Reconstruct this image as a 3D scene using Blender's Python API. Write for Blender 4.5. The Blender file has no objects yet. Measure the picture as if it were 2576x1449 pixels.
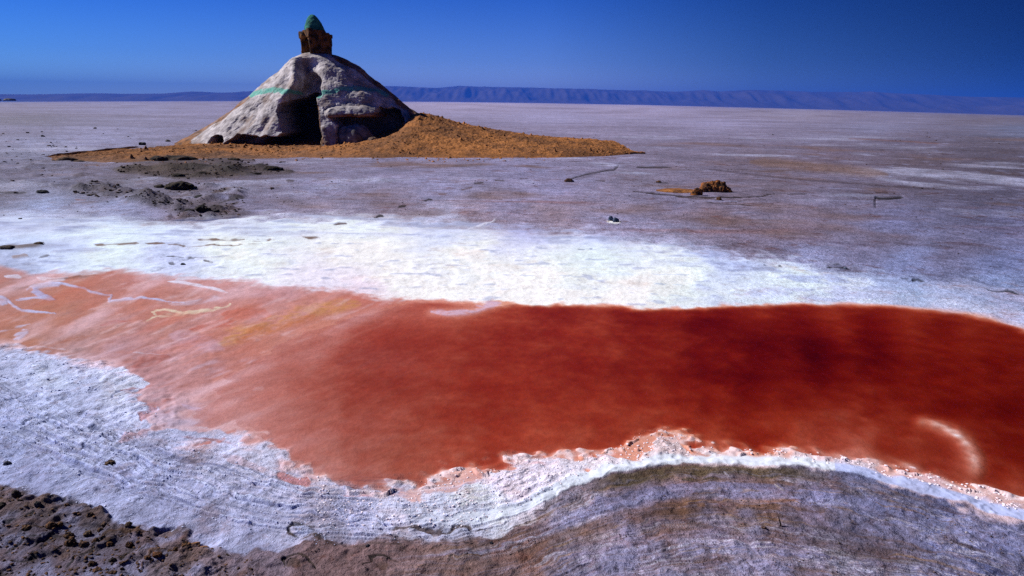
import bpy, math
import numpy as np
from mathutils import Matrix, Vector

# ------------------------------------------------------------------ camera, sky, sun, exposure
CAM_H = 1.6
PITCH = math.atan(457.8 / 1717.0)
ROLL = math.radians(0.83)
FPX = 1717.0                       # focal length in units of a 2576 px wide frame (24 mm lens)
scene = bpy.context.scene
F = np.array([0, math.cos(PITCH), -math.sin(PITCH)])
R0 = np.array([1.0, 0, 0]); U0 = np.array([0, math.sin(PITCH), math.cos(PITCH)])
RT = math.cos(ROLL) * R0 + math.sin(ROLL) * U0
UP = -math.sin(ROLL) * R0 + math.cos(ROLL) * U0
cam_data = bpy.data.cameras.new("camera"); cam = bpy.data.objects.new("camera", cam_data)
scene.collection.objects.link(cam); scene.camera = cam
cam_data.lens = 24; cam_data.sensor_width = 36; cam_data.clip_start = 0.05; cam_data.clip_end = 60000
M = Matrix.Identity(4)
for i in range(3):
    M[i][0] = RT[i]; M[i][1] = UP[i]; M[i][2] = -F[i]
M[2][3] = CAM_H
cam.matrix_world = M

SUN_EL, SUN_BACK = 38.0, 18.0      # degrees: height of the sun; it stands left of and behind the mound
world = bpy.data.worlds.new("World"); scene.world = world; world.use_nodes = True
nt = world.node_tree; nt.nodes.clear()
sky = nt.nodes.new("ShaderNodeTexSky"); sky.sky_type = 'NISHITA'; sky.sun_disc = False
sky.sun_elevation = math.radians(SUN_EL); sky.sun_rotation = math.radians(-(90 - SUN_BACK))
sky.air_density = 1.0; sky.dust_density = 0.0; sky.ozone_density = 3.5; sky.altitude = 800
hs = nt.nodes.new("ShaderNodeHueSaturation"); hs.inputs['Saturation'].default_value = 1.25; hs.inputs['Value'].default_value = 1.0
bg = nt.nodes.new("ShaderNodeBackground"); bg.inputs['Strength'].default_value = 0.05
wo = nt.nodes.new("ShaderNodeOutputWorld")
# polarised sky: darkest about a right angle away from the sun
tc = nt.nodes.new("ShaderNodeTexCoord"); sx = nt.nodes.new("ShaderNodeSeparateXYZ"); mr = nt.nodes.new("ShaderNodeMapRange")
mr.inputs['From Min'].default_value = -0.55; mr.inputs['From Max'].default_value = 0.62
mr.inputs['To Min'].default_value = 1.45; mr.inputs['To Max'].default_value = 0.52
mx = nt.nodes.new("ShaderNodeMixRGB"); mx.blend_type = 'MULTIPLY'; mx.inputs[0].default_value = 1.0
nt.links.new(tc.outputs['Generated'], sx.inputs[0]); nt.links.new(sx.outputs['X'], mr.inputs['Value'])
nt.links.new(sky.outputs[0], hs.inputs['Color']); xr_ = nt.nodes.new("ShaderNodeValToRGB"); c2 = xr_.color_ramp
mr.inputs['From Min'].default_value = -1; mr.inputs['From Max'].default_value = 1; mr.inputs['To Min'].default_value = 0; mr.inputs['To Max'].default_value = 1
c2.elements[0].position = 0.0; c2.elements[0].color = (.30, .55, .8, 1); c2.elements[1].position = 1.0; c2.elements[1].color = (.02, .06, .10, 1)
for ps, cc in ((.20, (.33, .60, .84)), (.42, (.55, .63, .82)), (.52, (.56, .62, .82)), (.66, (.19, .26, .37)), (.80, (.010, .042, .085))):
    el = c2.elements.new(ps); el.color = (*cc, 1)
nt.links.new(mr.outputs[0], xr_.inputs[0])
nt.links.new(hs.outputs[0], mx.inputs[1]); nt.links.new(xr_.outputs[0], mx.inputs[2])
tint = nt.nodes.new("ShaderNodeMixRGB"); tint.blend_type = 'MULTIPLY'; tint.inputs[0].default_value = 1.0
rp = nt.nodes.new("ShaderNodeValToRGB"); cr = rp.color_ramp; cr.elements[0].position = 0.0; cr.elements[0].color = (1.05, 0.95, 1.2, 1)
cr.elements[1].position = 0.55; cr.elements[1].color = (0.06, 0.15, 0.40, 1)
for ps, cc in ((0.06, (0.58, 0.66, 1.05)), (0.14, (0.27, 0.48, 0.98)), (0.26, (0.12, 0.33, 0.82))):
    el = cr.elements.new(ps); el.color = (*cc, 1)
nt.links.new(sx.outputs['Z'], rp.inputs[0]); nt.links.new(rp.outputs[0], tint.inputs[2])
hi = nt.nodes.new("ShaderNodeMapRange"); hi.inputs['From Min'].default_value = 0.0; hi.inputs['From Max'].default_value = 0.55; hi.inputs['To Min'].default_value = 2.1; hi.inputs['To Max'].default_value = 1.7; hi.inputs['From Max'].default_value = .25
mz = nt.nodes.new("ShaderNodeMixRGB"); mz.blend_type = 'MULTIPLY'; mz.inputs[0].default_value = 1.0
nt.links.new(sx.outputs['Z'], hi.inputs['Value']); nt.links.new(mx.outputs[0], tint.inputs[1]); nt.links.new(tint.outputs[0], mz.inputs[1]); nt.links.new(hi.outputs[0], mz.inputs[2])
nt.links.new(mz.outputs[0], bg.inputs[0]); nt.links.new(bg.outputs[0], wo.inputs[0])

sd = bpy.data.lights.new("sun", 'SUN'); sd.energy = 5.0; sd.angle = math.radians(0.53); sd.color = (1.0, 0.965, 0.92)
so = bpy.data.objects.new("sun", sd); scene.collection.objects.link(so)
e, a = math.radians(SUN_EL), math.radians(SUN_BACK)
sdir = Vector((-math.cos(e) * math.cos(a), math.cos(e) * math.sin(a), math.sin(e)))
so.rotation_euler = sdir.to_track_quat('Z', 'Y').to_euler(); so.location = (-20, 20, 30)
scene.view_settings.view_transform = 'Standard'; scene.view_settings.look = 'None'
scene.view_settings.exposure = 0.25; scene.view_settings.gamma = 1.0
scene.render.engine = 'CYCLES'
scene.cycles.use_denoising = False; scene.cycles.max_bounces = 6
scene.cycles.transparent_max_bounces = 8; scene.cycles.volume_bounces = 1

# ------------------------------------------------------------------ survey of the flat: photo points <-> ground points
def ground_at(u, v, z=0.0):
    d = F * FPX + RT * (u - 1288.0) - UP * (v - 724.5)
    t = (z - CAM_H) / d[2]
    return np.array([d[0] * t, d[1] * t, z])
def at_depth(u, v, y):
    d = F * FPX + RT * (u - 1288.0) - UP * (v - 724.5)
    t = y / d[1]
    return np.array([d[0] * t, y, CAM_H + d[2] * t])
def survey(x, y, z=0.0):
    zz = z - CAM_H
    dep = np.maximum(y * F[1] + zz * F[2], 0.15)
    u = 1288 + FPX * (x * RT[0] + y * RT[1] + zz * RT[2]) / dep
    v = 724.5 - FPX * (x * UP[0] + y * UP[1] + zz * UP[2]) / dep
    return u, v

# ------------------------------------------------------------------ noise
rng = np.random.RandomState(7)
NT = 1024
PERM = rng.permutation(NT).astype(np.int32)
GA = rng.rand(NT) * 2 * np.pi
G2 = np.stack([np.cos(GA), np.sin(GA)], 1).astype(np.float32)
g3 = rng.randn(NT, 3); G3 = (g3 / np.linalg.norm(g3, axis=1)[:, None]).astype(np.float32)
def fade(t): return t * t * t * (t * (t * 6 - 15) + 10)
def perlin2(x, y, s=0):
    xi = np.floor(x).astype(np.int64); yi = np.floor(y).astype(np.int64)
    xf = (x - xi).astype(np.float32); yf = (y - yi).astype(np.float32)
    def g(i, j, fx, fy):
        k = PERM[(xi + i + PERM[(yi + j + s * 57) % NT]) % NT]
        gg = G2[k]; return gg[:, 0] * fx + gg[:, 1] * fy
    sh = x.shape; 
    u = fade(xf); v = fade(yf)
    a = g(0, 0, xf, yf); b = g(1, 0, xf - 1, yf); c = g(0, 1, xf, yf - 1); d = g(1, 1, xf - 1, yf - 1)
    return 1.5 * ((a + (b - a) * u) + ((c + (d - c) * u) - (a + (b - a) * u)) * v)
def perlin3(x, y, z, s=0):
    sh = x.shape; x = x.ravel(); y = y.ravel(); z = z.ravel()
    xi = np.floor(x).astype(np.int64); yi = np.floor(y).astype(np.int64); zi = np.floor(z).astype(np.int64)
    xf = x - xi; yf = y - yi; zf = z - zi; u = fade(xf); v = fade(yf); w = fade(zf); out = 0
    for i in (0, 1):
        for j in (0, 1):
            for k in (0, 1):
                g = G3[PERM[(xi + i + PERM[(yi + j + PERM[(zi + k + s * 31) % NT]) % NT]) % NT]]
                wt = (u if i else 1 - u) * (v if j else 1 - v) * (w if k else 1 - w)
                out = out + wt * (g[:, 0] * (xf - i) + g[:, 1] * (yf - j) + g[:, 2] * (zf - k))
    return (1.5 * out).reshape(sh)
def fbm3(x, y, z, lam, octs=4, s=0, gain=0.5):
    o = 0; a = 1.0
    for k in range(octs):
        o = o + a * perlin3(x / lam, y / lam, z / lam, s + k); lam *= 0.5; a *= gain
    return o
def sst(a, b, x):
    t = np.clip((x - a) / (b - a), 0, 1); return t * t * (3 - 2 * t)
def lin(c):
    c = np.asarray(c, float) / 255.0
    return np.where(c <= 0.04045, c / 12.92, ((c + 0.055) / 1.055) ** 2.4)
KLIT = np.array([1.05, 1.02, 1.05])          # light on flat ground in the sun
def alb(c): return np.clip(lin(c) / KLIT, 0.002, 0.93)

# ------------------------------------------------------------------ object helpers
def tag(o, label=None, cat=None, group=None, kind=None):
    if label: o["label"] = label
    if cat: o["category"] = cat
    if group: o["group"] = group
    if kind: o["kind"] = kind
    return o
def mesh_obj(name, co, faces, mat, parent=None, col=None, smooth=True):
    me = bpy.data.meshes.new(name)
    co = np.asarray(co, np.float32); faces = np.asarray(faces, np.int32)
    me.vertices.add(len(co)); me.vertices.foreach_set("co", co.ravel())
    n, k = faces.shape
    me.loops.add(n * k); me.loops.foreach_set("vertex_index", faces.ravel())
    me.polygons.add(n); me.polygons.foreach_set("loop_start", np.arange(0, n * k, k, dtype=np.int32))
    me.polygons.foreach_set("loop_total", np.full(n, k, np.int32))
    me.polygons.foreach_set("use_smooth", np.full(n, smooth))
    me.update(calc_edges=True); me.validate()
    if col is not None:
        at = me.color_attributes.new("tone", 'FLOAT_COLOR', 'POINT')
        c4 = np.ones((len(co), 4), np.float32); c4[:, :col.shape[1]] = col
        at.data.foreach_set("color", c4.ravel())
    me.materials.append(mat)
    o = bpy.data.objects.new(name, me); scene.collection.objects.link(o)
    if parent: o.parent = parent
    return o
def empty(name, loc):
    o = bpy.data.objects.new(name, None); o.location = loc; o.empty_display_size = 0.2
    scene.collection.objects.link(o); return o

def surface_nets(S, origin, h):
    """closed surface of the zero level of a sampled solid (negative inside)"""
    nx, ny, nz = S.shape
    acc = np.zeros((nx - 1, ny - 1, nz - 1, 3)); cnt = np.zeros((nx - 1, ny - 1, nz - 1))
    cr = [(i, j, k) for i in (0, 1) for j in (0, 1) for k in (0, 1)]
    def C(c): return S[c[0]:nx - 1 + c[0], c[1]:ny - 1 + c[1], c[2]:nz - 1 + c[2]]
    for a in cr:
        for ax in range(3):
            if a[ax] == 1: continue
            b = list(a); b[ax] = 1; b = tuple(b)
            A = C(a); B = C(b); m = (A < 0) != (B < 0)
            t = np.where(m, A / np.where(m, A - B, 1), 0)
            for q in range(3):
                acc[..., q] += np.where(m, a[q] + (t if q == ax else 0), 0)
            cnt += m
    act = cnt > 0; idx = -np.ones(cnt.shape, np.int64); idx[act] = np.arange(act.sum())
    I = np.argwhere(act); P = (I + acc[act] / cnt[act][:, None]) * h + np.asarray(origin)
    faces = []
    for ax in range(3):
        o1, o2 = (ax + 1) % 3, (ax + 2) % 3
        sl0 = [slice(None)] * 3; sl1 = [slice(None)] * 3
        sl0[ax] = slice(0, -1); sl1[ax] = slice(1, None)
        A = S[tuple(sl0)]; B = S[tuple(sl1)]; m = (A < 0) != (B < 0)
        e = np.argwhere(m); ok = (e[:, o1] > 0) & (e[:, o2] > 0) & (e[:, o1] < S.shape[o1] - 1) & (e[:, o2] < S.shape[o2] - 1)
        e = e[ok]
        def cell(d1, d2):
            c = e.copy(); c[:, o1] += d1; c[:, o2] += d2; return idx[c[:, 0], c[:, 1], c[:, 2]]
        q = np.stack([cell(-1, -1), cell(0, -1), cell(0, 0), cell(-1, 0)], 1)
        flip = A[tuple(e.T)] >= 0
        q[flip] = q[flip][:, ::-1]
        faces.append(q)
    fc = np.concatenate(faces); return P, fc[(fc >= 0).all(1)]

# ------------------------------------------------------------------ materials
def new_mat(name):
    m = bpy.data.materials.new(name); m.use_nodes = True; m.node_tree.nodes.clear()
    return m, m.node_tree.nodes, m.node_tree.links
def tone_mat(name, scale=40.0, var=0.35, bump=0.4, bdist=0.01, rough=0.9, attr=True, base=(0.3, 0.2, 0.1), speck=0.0, bscale=None):
    m, N, L = new_mat(name)
    out = N.new("ShaderNodeOutputMaterial"); p = N.new("ShaderNodeBsdfPrincipled"); p.inputs['Roughness'].default_value = rough
    p.inputs['Specular IOR Level'].default_value = 0.15
    g = N.new("ShaderNodeNewGeometry")
    n1 = N.new("ShaderNodeTexNoise"); n1.inputs['Scale'].default_value = scale; n1.inputs['Detail'].default_value = 7; n1.inputs['Roughness'].default_value = 0.68
    n2 = N.new("ShaderNodeTexNoise"); n2.inputs['Scale'].default_value = scale / 9; n2.inputs['Detail'].default_value = 4
    L.new(g.outputs['Position'], n1.inputs['Vector']); L.new(g.outputs['Position'], n2.inputs['Vector'])
    r1 = N.new("ShaderNodeMapRange"); r1.inputs['From Min'].default_value = 0.3; r1.inputs['From Max'].default_value = 0.7
    r1.inputs['To Min'].default_value = 1 - var; r1.inputs['To Max'].default_value = 1 + var
    L.new(n1.outputs[0], r1.inputs['Value'])
    r2 = N.new("ShaderNodeMapRange"); r2.inputs['From Min'].default_value = 0.3; r2.inputs['From Max'].default_value = 0.7
    r2.inputs['To Min'].default_value = 1 - var * .5; r2.inputs['To Max'].default_value = 1 + var * .5
    L.new(n2.outputs[0], r2.inputs['Value'])
    mu = N.new("ShaderNodeMath"); mu.operation = 'MULTIPLY'; L.new(r1.outputs[0], mu.inputs[0]); L.new(r2.outputs[0], mu.inputs[1])
    if attr:
        c = N.new("ShaderNodeAttribute"); c.attribute_name = "tone"; src = c.outputs['Color']
    else:
        c = N.new("ShaderNodeRGB"); c.outputs[0].default_value = (*base, 1); src = c.outputs[0]
    vm = N.new("ShaderNodeVectorMath"); vm.operation = 'SCALE'; L.new(src, vm.inputs[0]); L.new(mu.outputs[0], vm.inputs['Scale'])
    L.new(vm.outputs[0], p.inputs['Base Color'])
    b = N.new("ShaderNodeBump"); b.inputs['Strength'].default_value = bump; b.inputs['Distance'].default_value = bdist
    if bscale:
        n3 = N.new("ShaderNodeTexNoise"); n3.inputs['Scale'].default_value = bscale; n3.inputs['Detail'].default_value = 6; n3.inputs['Roughness'].default_value = 0.7
        L.new(g.outputs['Position'], n3.inputs['Vector']); L.new(n3.outputs[0], b.inputs['Height'])
    else:
        L.new(n1.outputs[0], b.inputs['Height'])
    L.new(b.outputs[0], p.inputs['Normal']); L.new(p.outputs[0], out.inputs[0])
    return m
def ground_mat():
    m, N, L = new_mat("salt_ground")
    out = N.new("ShaderNodeOutputMaterial"); p = N.new("ShaderNodeBsdfPrincipled"); p.inputs['Roughness'].default_value = .8
    p.inputs['Specular IOR Level'].default_value = 0.2
    g = N.new("ShaderNodeNewGeometry"); at = N.new("ShaderNodeAttribute"); at.attribute_name = "tone"
    def noise(sc, det, ro=.65):
        n = N.new("ShaderNodeTexNoise"); n.inputs['Scale'].default_value = sc; n.inputs['Detail'].default_value = det; n.inputs['Roughness'].default_value = ro
        L.new(g.outputs['Position'], n.inputs['Vector']); return n.outputs[0]
    def rng_(src, lo, hi, a=.32, b=.68):
        r = N.new("ShaderNodeMapRange"); r.inputs['From Min'].default_value = a; r.inputs['From Max'].default_value = b
        r.inputs['To Min'].default_value = lo; r.inputs['To Max'].default_value = hi; L.new(src, r.inputs['Value']); return r.outputs[0]
    def mul(a, b, op='MULTIPLY'):
        q = N.new("ShaderNodeMath"); q.operation = op; L.new(a, q.inputs[0])
        if isinstance(b, (int, float)): q.inputs[1].default_value = b
        else: L.new(b, q.inputs[1])
        return q.outputs[0]
    a1 = noise(110, 4); a2 = noise(26, 6, .75); a3 = noise(8, 5, .75); a4 = noise(2.4, 5, .72); a5 = noise(.62, 5, .7); a6 = noise(.13, 5, .7)
    f = mul(mul(rng_(a1, .86, 1.12, .36, .64), rng_(a2, .76, 1.16, .38, .6)), mul(rng_(a3, .78, 1.18, .38, .62), rng_(a4, .80, 1.18, .38, .62)))
    f = mul(f, mul(rng_(a5, .84, 1.14, .38, .62), rng_(a6, .88, 1.1, .38, .62)))
    dryv = at.outputs['Alpha']
    vmq = None
    fm = N.new("ShaderNodeMix"); L.new(dryv, fm.inputs[0]); fm.inputs[2].default_value = 1.0; L.new(f, fm.inputs[3])
    vm = N.new("ShaderNodeVectorMath"); vm.operation = 'SCALE'; L.new(at.outputs['Color'], vm.inputs[0]); L.new(fm.outputs[0], vm.inputs['Scale'])
    # darker brown streaks and grains where the crust is thin
    for sc_, lo_, hi_ in ((3.6, .54, .66), (.9, .55, .66), (14, .55, .66)):
        h2 = N.new("ShaderNodeMixRGB"); h2.blend_type = 'MULTIPLY'; h2.inputs[2].default_value = (.80, .66, .60, 1)
        L.new(mul(rng_(noise(sc_, 7, .72), 0, 1, lo_, hi_), dryv), h2.inputs[0]); L.new(vm.outputs[0] if sc_ == 3.6 else prev, h2.inputs[1]); prev = h2.outputs[0]
    hs = N.new("ShaderNodeMixRGB"); hs.blend_type = 'MULTIPLY'; hs.inputs[2].default_value = (.86, .76, .70, 1)
    L.new(mul(rng_(noise(48, 6, .75), 0, 1, .52, .62), dryv), hs.inputs[0]); L.new(prev, hs.inputs[1]); L.new(hs.outputs[0], p.inputs['Base Color'])
    vo = N.new("ShaderNodeTexVoronoi"); vo.inputs['Scale'].default_value = 34; L.new(g.outputs['Position'], vo.inputs['Vector'])
    hgt = mul(mul(mul(a1, .35), mul(a3, 2.6), 'ADD'), mul(mul(a2, 1.6), mul(vo.outputs['Distance'], -.35), 'ADD'), 'ADD')
    b = N.new("ShaderNodeBump"); b.inputs['Strength'].default_value = .8; b.inputs['Distance'].default_value = .013
    L.new(hgt, b.inputs['Height']); L.new(mul(dryv, .85), b.inputs['Strength']); L.new(b.outputs[0], p.inputs['Normal']); L.new(p.outputs[0], out.inputs[0])
    return m
MAT_GROUND = ground_mat()
MAT_SAND = tone_mat("sand_earth", scale=22, var=0.28, bump=0.9, bdist=0.03)
MAT_PLASTER = tone_mat("salt_plaster", scale=14, var=0.16, bump=0.55, bdist=0.02)
MAT_CLOD = tone_mat("earth_clod", scale=45, var=0.35, bump=0.9, bdist=0.01)
MAT_TURRET = tone_mat("mud_wall", scale=9, var=0.35, bump=0.9, bdist=0.03)
MAT_DOME = tone_mat("painted_dome", scale=16, var=0.3, bump=0.9, bdist=0.03)
MAT_HILL = tone_mat("hill_rock", scale=0.02, var=0.2, bump=0.6, bdist=8.0)
MAT_GRAIN = tone_mat("salt_grain", scale=90, var=0.12, bump=0.7, bdist=0.004, rough=0.7)
MAT_STONE = tone_mat("dark_stone", scale=60, var=0.3, bump=0.6, bdist=0.004, rough=0.7)
MAT_TWIG = tone_mat("twig_bark", scale=300, var=0.3, bump=0.6, bdist=0.001, attr=False, base=(0.035, 0.02, 0.012))

# ------------------------------------------------------------------ survey tables (photo points)
HORIZON = np.array([(-900, 253), (0, 254), (600, 254), (1100, 256), (1350, 259), (1600, 263.5), (2000, 273.5), (2576, 288.5), (3400, 310)], float)
CP = [  # u, v, observed colour with lens falloff darkening the right, crust height (cm)
 (0,270,125,120,155,0),(300,272,130,128,170,0),(600,285,135,130,172,0),(1200,268,168,158,198,0),(1600,278,160,150,190,0),(2000,288,140,132,162,0),(2500,300,112,106,130,0),
 (2576,330,100,110,150,0),(2200,325,125,125,165,0),(1800,315,148,142,185,0),(1400,298,150,145,190,0),(1200,330,130,122,158,0),(1450,340,135,125,160,0),(2050,345,125,120,155,0),
 (40,300,112,108,132,0),(50,330,112,108,138,1),(100,365,130,135,175,3),(250,350,138,138,182,1),(60,400,120,122,160,4),(40,440,108,102,135,3),(250,435,108,98,125,2),(400,430,88,72,78,3),(560,432,84,68,72,3),
 (300,462,92,82,98,3),(40,475,108,100,125,1),(100,515,165,182,238,.3),(300,512,160,172,228,.3),(100,562,212,228,255,1),(320,565,215,230,255,1),(400,535,150,150,200,.5),(505,542,100,90,112,2),
 (420,505,100,92,115,4),(480,500,104,88,105,2),(600,500,128,122,160,1),(560,470,120,112,145,1),
 (620,412,120,112,142,1),(820,415,128,120,155,.5),(1000,420,136,130,172,.5),(1300,430,137,132,178,.5),(1500,408,130,122,158,.5),(1700,395,126,115,145,.3),(1900,395,112,96,115,.3),
 (2100,385,106,90,112,.3),(2300,400,100,84,98,.3),(2500,370,88,80,100,.3),(2500,430,84,74,92,.3),(2250,365,104,96,125,.3),(1900,355,122,112,145,.3),(1700,355,130,122,158,.3),
 (800,470,146,144,194,.6),(1100,480,147,147,198,.6),(1400,480,146,142,192,.6),(1620,455,132,122,152,.5),(1950,470,118,104,126,.4),(1950,520,122,110,138,.4),(2200,485,110,98,122,.4),(2500,490,94,88,118,.4),(2350,460,92,82,104,.4),
 (800,515,152,140,172,.5),(1000,518,142,124,150,.4),(1200,535,152,128,148,.4),(1400,535,150,126,144,.4),(1560,575,150,142,184,.5),(1800,550,132,108,126,.4),(2000,555,140,130,172,.4),(2250,555,124,128,186,.4),(2520,560,104,104,152,.4),
 (1700,535,148,142,190,.5),(1300,510,146,140,186,.5),(1120,545,178,178,216,.6),
 (700,565,225,236,255,1),(900,575,225,234,254,1),(1100,580,205,212,245,1),(1300,575,172,174,222,.8),(1500,595,188,192,238,.8),(1700,600,165,166,208,.5),(1900,590,122,108,136,.4),(2030,608,108,98,132,.4),(2200,605,118,112,150,.4),(2420,622,108,102,138,.4),
 (2300,655,128,142,202,.5),(2550,665,106,116,172,.5),(2050,640,152,162,218,.6),
 (250,620,226,240,255,1.5),(600,625,240,250,255,1.3),(900,640,252,255,255,1.2),(1200,640,248,255,255,1.2),(1500,640,228,243,255,1),(1800,645,188,200,245,.8),(1000,700,252,255,255,1.2),(1400,700,248,255,255,1.2),
 (1700,700,238,248,255,1.1),(2000,700,216,230,255,1),(2300,718,176,196,246,1),(2550,735,142,166,226,1),(1300,735,252,248,255,.8),(1600,748,250,242,252,.6),(2100,748,212,220,252,.6),(2400,770,204,208,248,1),(2560,800,192,192,236,1),
 (0,600,200,216,250,1),(0,655,150,158,195,2.5),(150,645,200,212,248,1.5),(450,655,188,196,235,2),(560,690,222,228,250,1.5),(780,712,230,222,242,1),(900,735,228,208,226,.6),
 (60,695,192,150,165,.5),(0,730,172,115,105,.1),(150,735,192,118,95,.1),(350,712,195,122,115,.1),(520,722,205,148,150,.2),(700,738,208,160,172,.2),(150,790,192,112,78,.1),(350,775,190,108,86,.1),(600,765,196,130,125,.1),
 (820,768,205,138,136,.1),(960,760,200,110,95,.1),(50,840,184,114,86,.1),(250,830,184,118,102,.1),(450,815,195,124,96,.1),(650,822,202,122,98,.1),(820,800,208,122,92,.1),(120,868,172,126,124,.2),(330,872,182,140,152,.2),(520,868,198,132,124,.1),(460,840,190,140,148,.1),
 (600,900,205,130,118,.1),(500,930,190,128,128,.3),(700,960,206,128,112,.1),(560,1010,200,125,112,.3),(620,1060,198,125,112,.4),(850,880,215,140,125,.1),(850,1020,212,138,122,.2),(850,1150,222,180,180,.5),(1050,1150,224,185,182,.5),
 (1000,800,214,130,112,.1),(1300,780,222,150,128,.1),(1700,800,222,150,128,.1),(2200,800,222,150,128,.1),(1300,950,222,150,126,.2),(1800,950,222,150,126,.2),(2400,900,215,145,122,.2),(1400,1080,220,150,130,.4),(1900,1080,218,150,128,.4),(2300,1120,218,165,155,.6),(2500,1180,220,180,180,.8),
 (2100,1140,235,200,208,1.2),(2350,1200,232,195,208,1.3),(2560,1270,205,170,185,1.3),
 (30,905,165,176,226,1.5),(100,960,182,198,248,2),(250,950,182,192,242,2),(300,1000,192,202,246,2),(200,880,172,140,150,.6),(370,960,185,128,132,.6),(100,1045,172,188,242,2),(340,1080,188,194,242,1.6),(430,1055,206,196,228,1.5),
 (0,1100,128,144,205,.8),(150,1130,140,156,218,1),(330,1130,166,182,242,1.8),(550,1140,192,196,240,1.4),(620,1200,204,208,245,1.4),(300,1195,145,156,218,.8),(780,1220,208,206,238,1.2),(450,1250,150,157,214,.8),(100,1185,124,130,186,.8),
 (700,1290,172,184,240,.8),(1000,1260,214,206,236,1.2),(1100,1285,208,220,255,.6),(600,1315,140,146,202,.8),(900,1305,170,176,232,.7),(1300,1195,222,202,224,1.4),(1200,1250,218,226,255,.8),(1450,1185,218,210,238,1.2),
 (1560,1165,226,208,225,1.2),(1700,1130,232,200,206,1.6),(1650,1100,235,196,202,1.8),(850,1215,212,190,205,1.2),(740,1200,205,150,148,.8),
 (30,1245,92,74,80,1),(100,1300,86,70,74,2),(50,1380,86,78,102,2),(200,1330,82,68,74,2.2),(200,1415,92,86,112,2),(400,1320,128,134,186,1.2),(380,1390,98,84,94,1.8),(600,1375,128,132,182,1.2),(600,1432,112,98,114,1.2),
 (800,1355,116,108,140,1.2),(900,1402,112,88,92,.8),(1100,1372,126,122,168,1.5),(1100,1425,110,86,84,.6),(1300,1385,118,88,82,.6),(1450,1430,118,112,148,.5),(1420,1320,112,98,104,.4),(1620,1385,124,114,146,.6),
 (1700,1300,120,82,60,.4),(1900,1262,120,84,66,.4),(1820,1345,120,110,142,.6),(2000,1335,112,112,154,.7),(2200,1265,104,108,148,.6),(2400,1330,94,98,142,.6),(2200,1400,98,88,108,.7),(2520,1400,74,78,118,.6),(2000,1425,112,92,100,.7),(1750,1430,114,106,134,.6),
 (-400,700,180,115,95,.1),(-500,400,110,105,140,1),(-500,1000,170,185,240,1),(-500,1300,100,85,95,1.5),(3000,400,90,80,100,.3),(3000,600,105,105,150,.3),(3100,900,215,145,122,.2),(1288,1700,112,95,105,.8),(3000,1500,90,90,130,.6),(0,1700,95,82,100,1.5),
]
CP = np.array(CP, float)
CPC = np.array([alb(c) for c in CP[:, 2:5]])
RIM = np.array([(-900,760),(-300,960),(0,1085),(200,1165),(400,1235),(600,1290),(800,1325),(1000,1335),(1150,1325),(1300,1290),(1400,1245),(1500,1205),(1650,1175),(1800,1165),(1950,1170),(2100,1190),(2300,1235),(2450,1275),(2576,1312),(3000,1440),(3600,1640)], float)
POOL = [(960,762),(1050,757),(1120,760),(1200,768),(1260,764),(1350,762),(1450,764),(1550,771),(1620,777),(1720,774),(1850,768),(1950,764),(2050,762),(2150,765),(2250,770),(2350,780),(2450,797),(2520,812),(2576,832),(2800,900),(3200,1020),
 (3300,1500),(2800,1345),(2576,1268),(2480,1235),(2380,1205),(2250,1180),(2120,1160),(2000,1143),(1880,1136),(1790,1132),(1745,1118),(1715,1100),(1640,1086),(1585,1098),(1568,1125),(1500,1145),(1400,1155),(1300,1168),(1200,1185),(1100,1205),(1010,1232),(930,1246),(870,1244),(820,1212),(770,1190),(700,1180),(690,1150),(640,1130),(590,1108),(520,1105),
 (450,1085),(470,1030),(500,980),(560,930),(640,880),(740,835),(860,795)]
DEPTH = np.array([(960,770,.05),(1050,775,.28),(1150,772,.2),(1100,800,.4),(1250,790,.6),(1500,795,.75),(1700,800,.95),(1900,800,.95),(2100,790,.9),(2300,800,.9),(2450,830,1.0),(2550,860,1.2),
 (850,830,.24),(1000,850,.6),(900,900,.55),(760,900,.24),(650,960,.14),(800,980,.46),(900,1000,.66),(1000,960,.78),(1100,880,.72),(1200,920,.9),(1300,860,1.0),(1400,830,1.05),(1450,900,1.1),(1600,860,1.25),(1750,875,1.7),(1900,880,2.1),(2050,900,2.3),(1850,925,1.9),(2200,890,2.0),(2350,880,1.45),(2500,920,1.5),(2650,980,1.5),
 (1100,1000,.72),(1250,1010,.85),(1400,1000,.9),(1600,980,1.05),(1800,1000,1.2),(2000,1000,1.35),(2200,980,1.3),(2400,1000,1.4),(2550,1050,1.5),(2300,1060,1.25),(2150,1060,1.2),(1950,1070,1.05),(1750,1060,.95),(1500,1060,.8),(1350,1090,.62),(1200,1100,.7),(1050,1090,.6),(900,1080,.54),(800,1080,.36),(700,1050,.2),(600,1060,.06),
 (800,1150,.26),(950,1160,.44),(1100,1150,.52),(1450,1120,.5),(1600,1080,.6),(1800,1105,.6),(2000,1110,.6),(2150,1130,.5),(2300,1140,.7),(2450,1190,.55),(2520,1160,1.2),(2560,1220,.6),(2576,1120,1.5),(2750,1200,1.5),(2900,1050,2.0),(3200,1300,1.6)], float)

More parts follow.
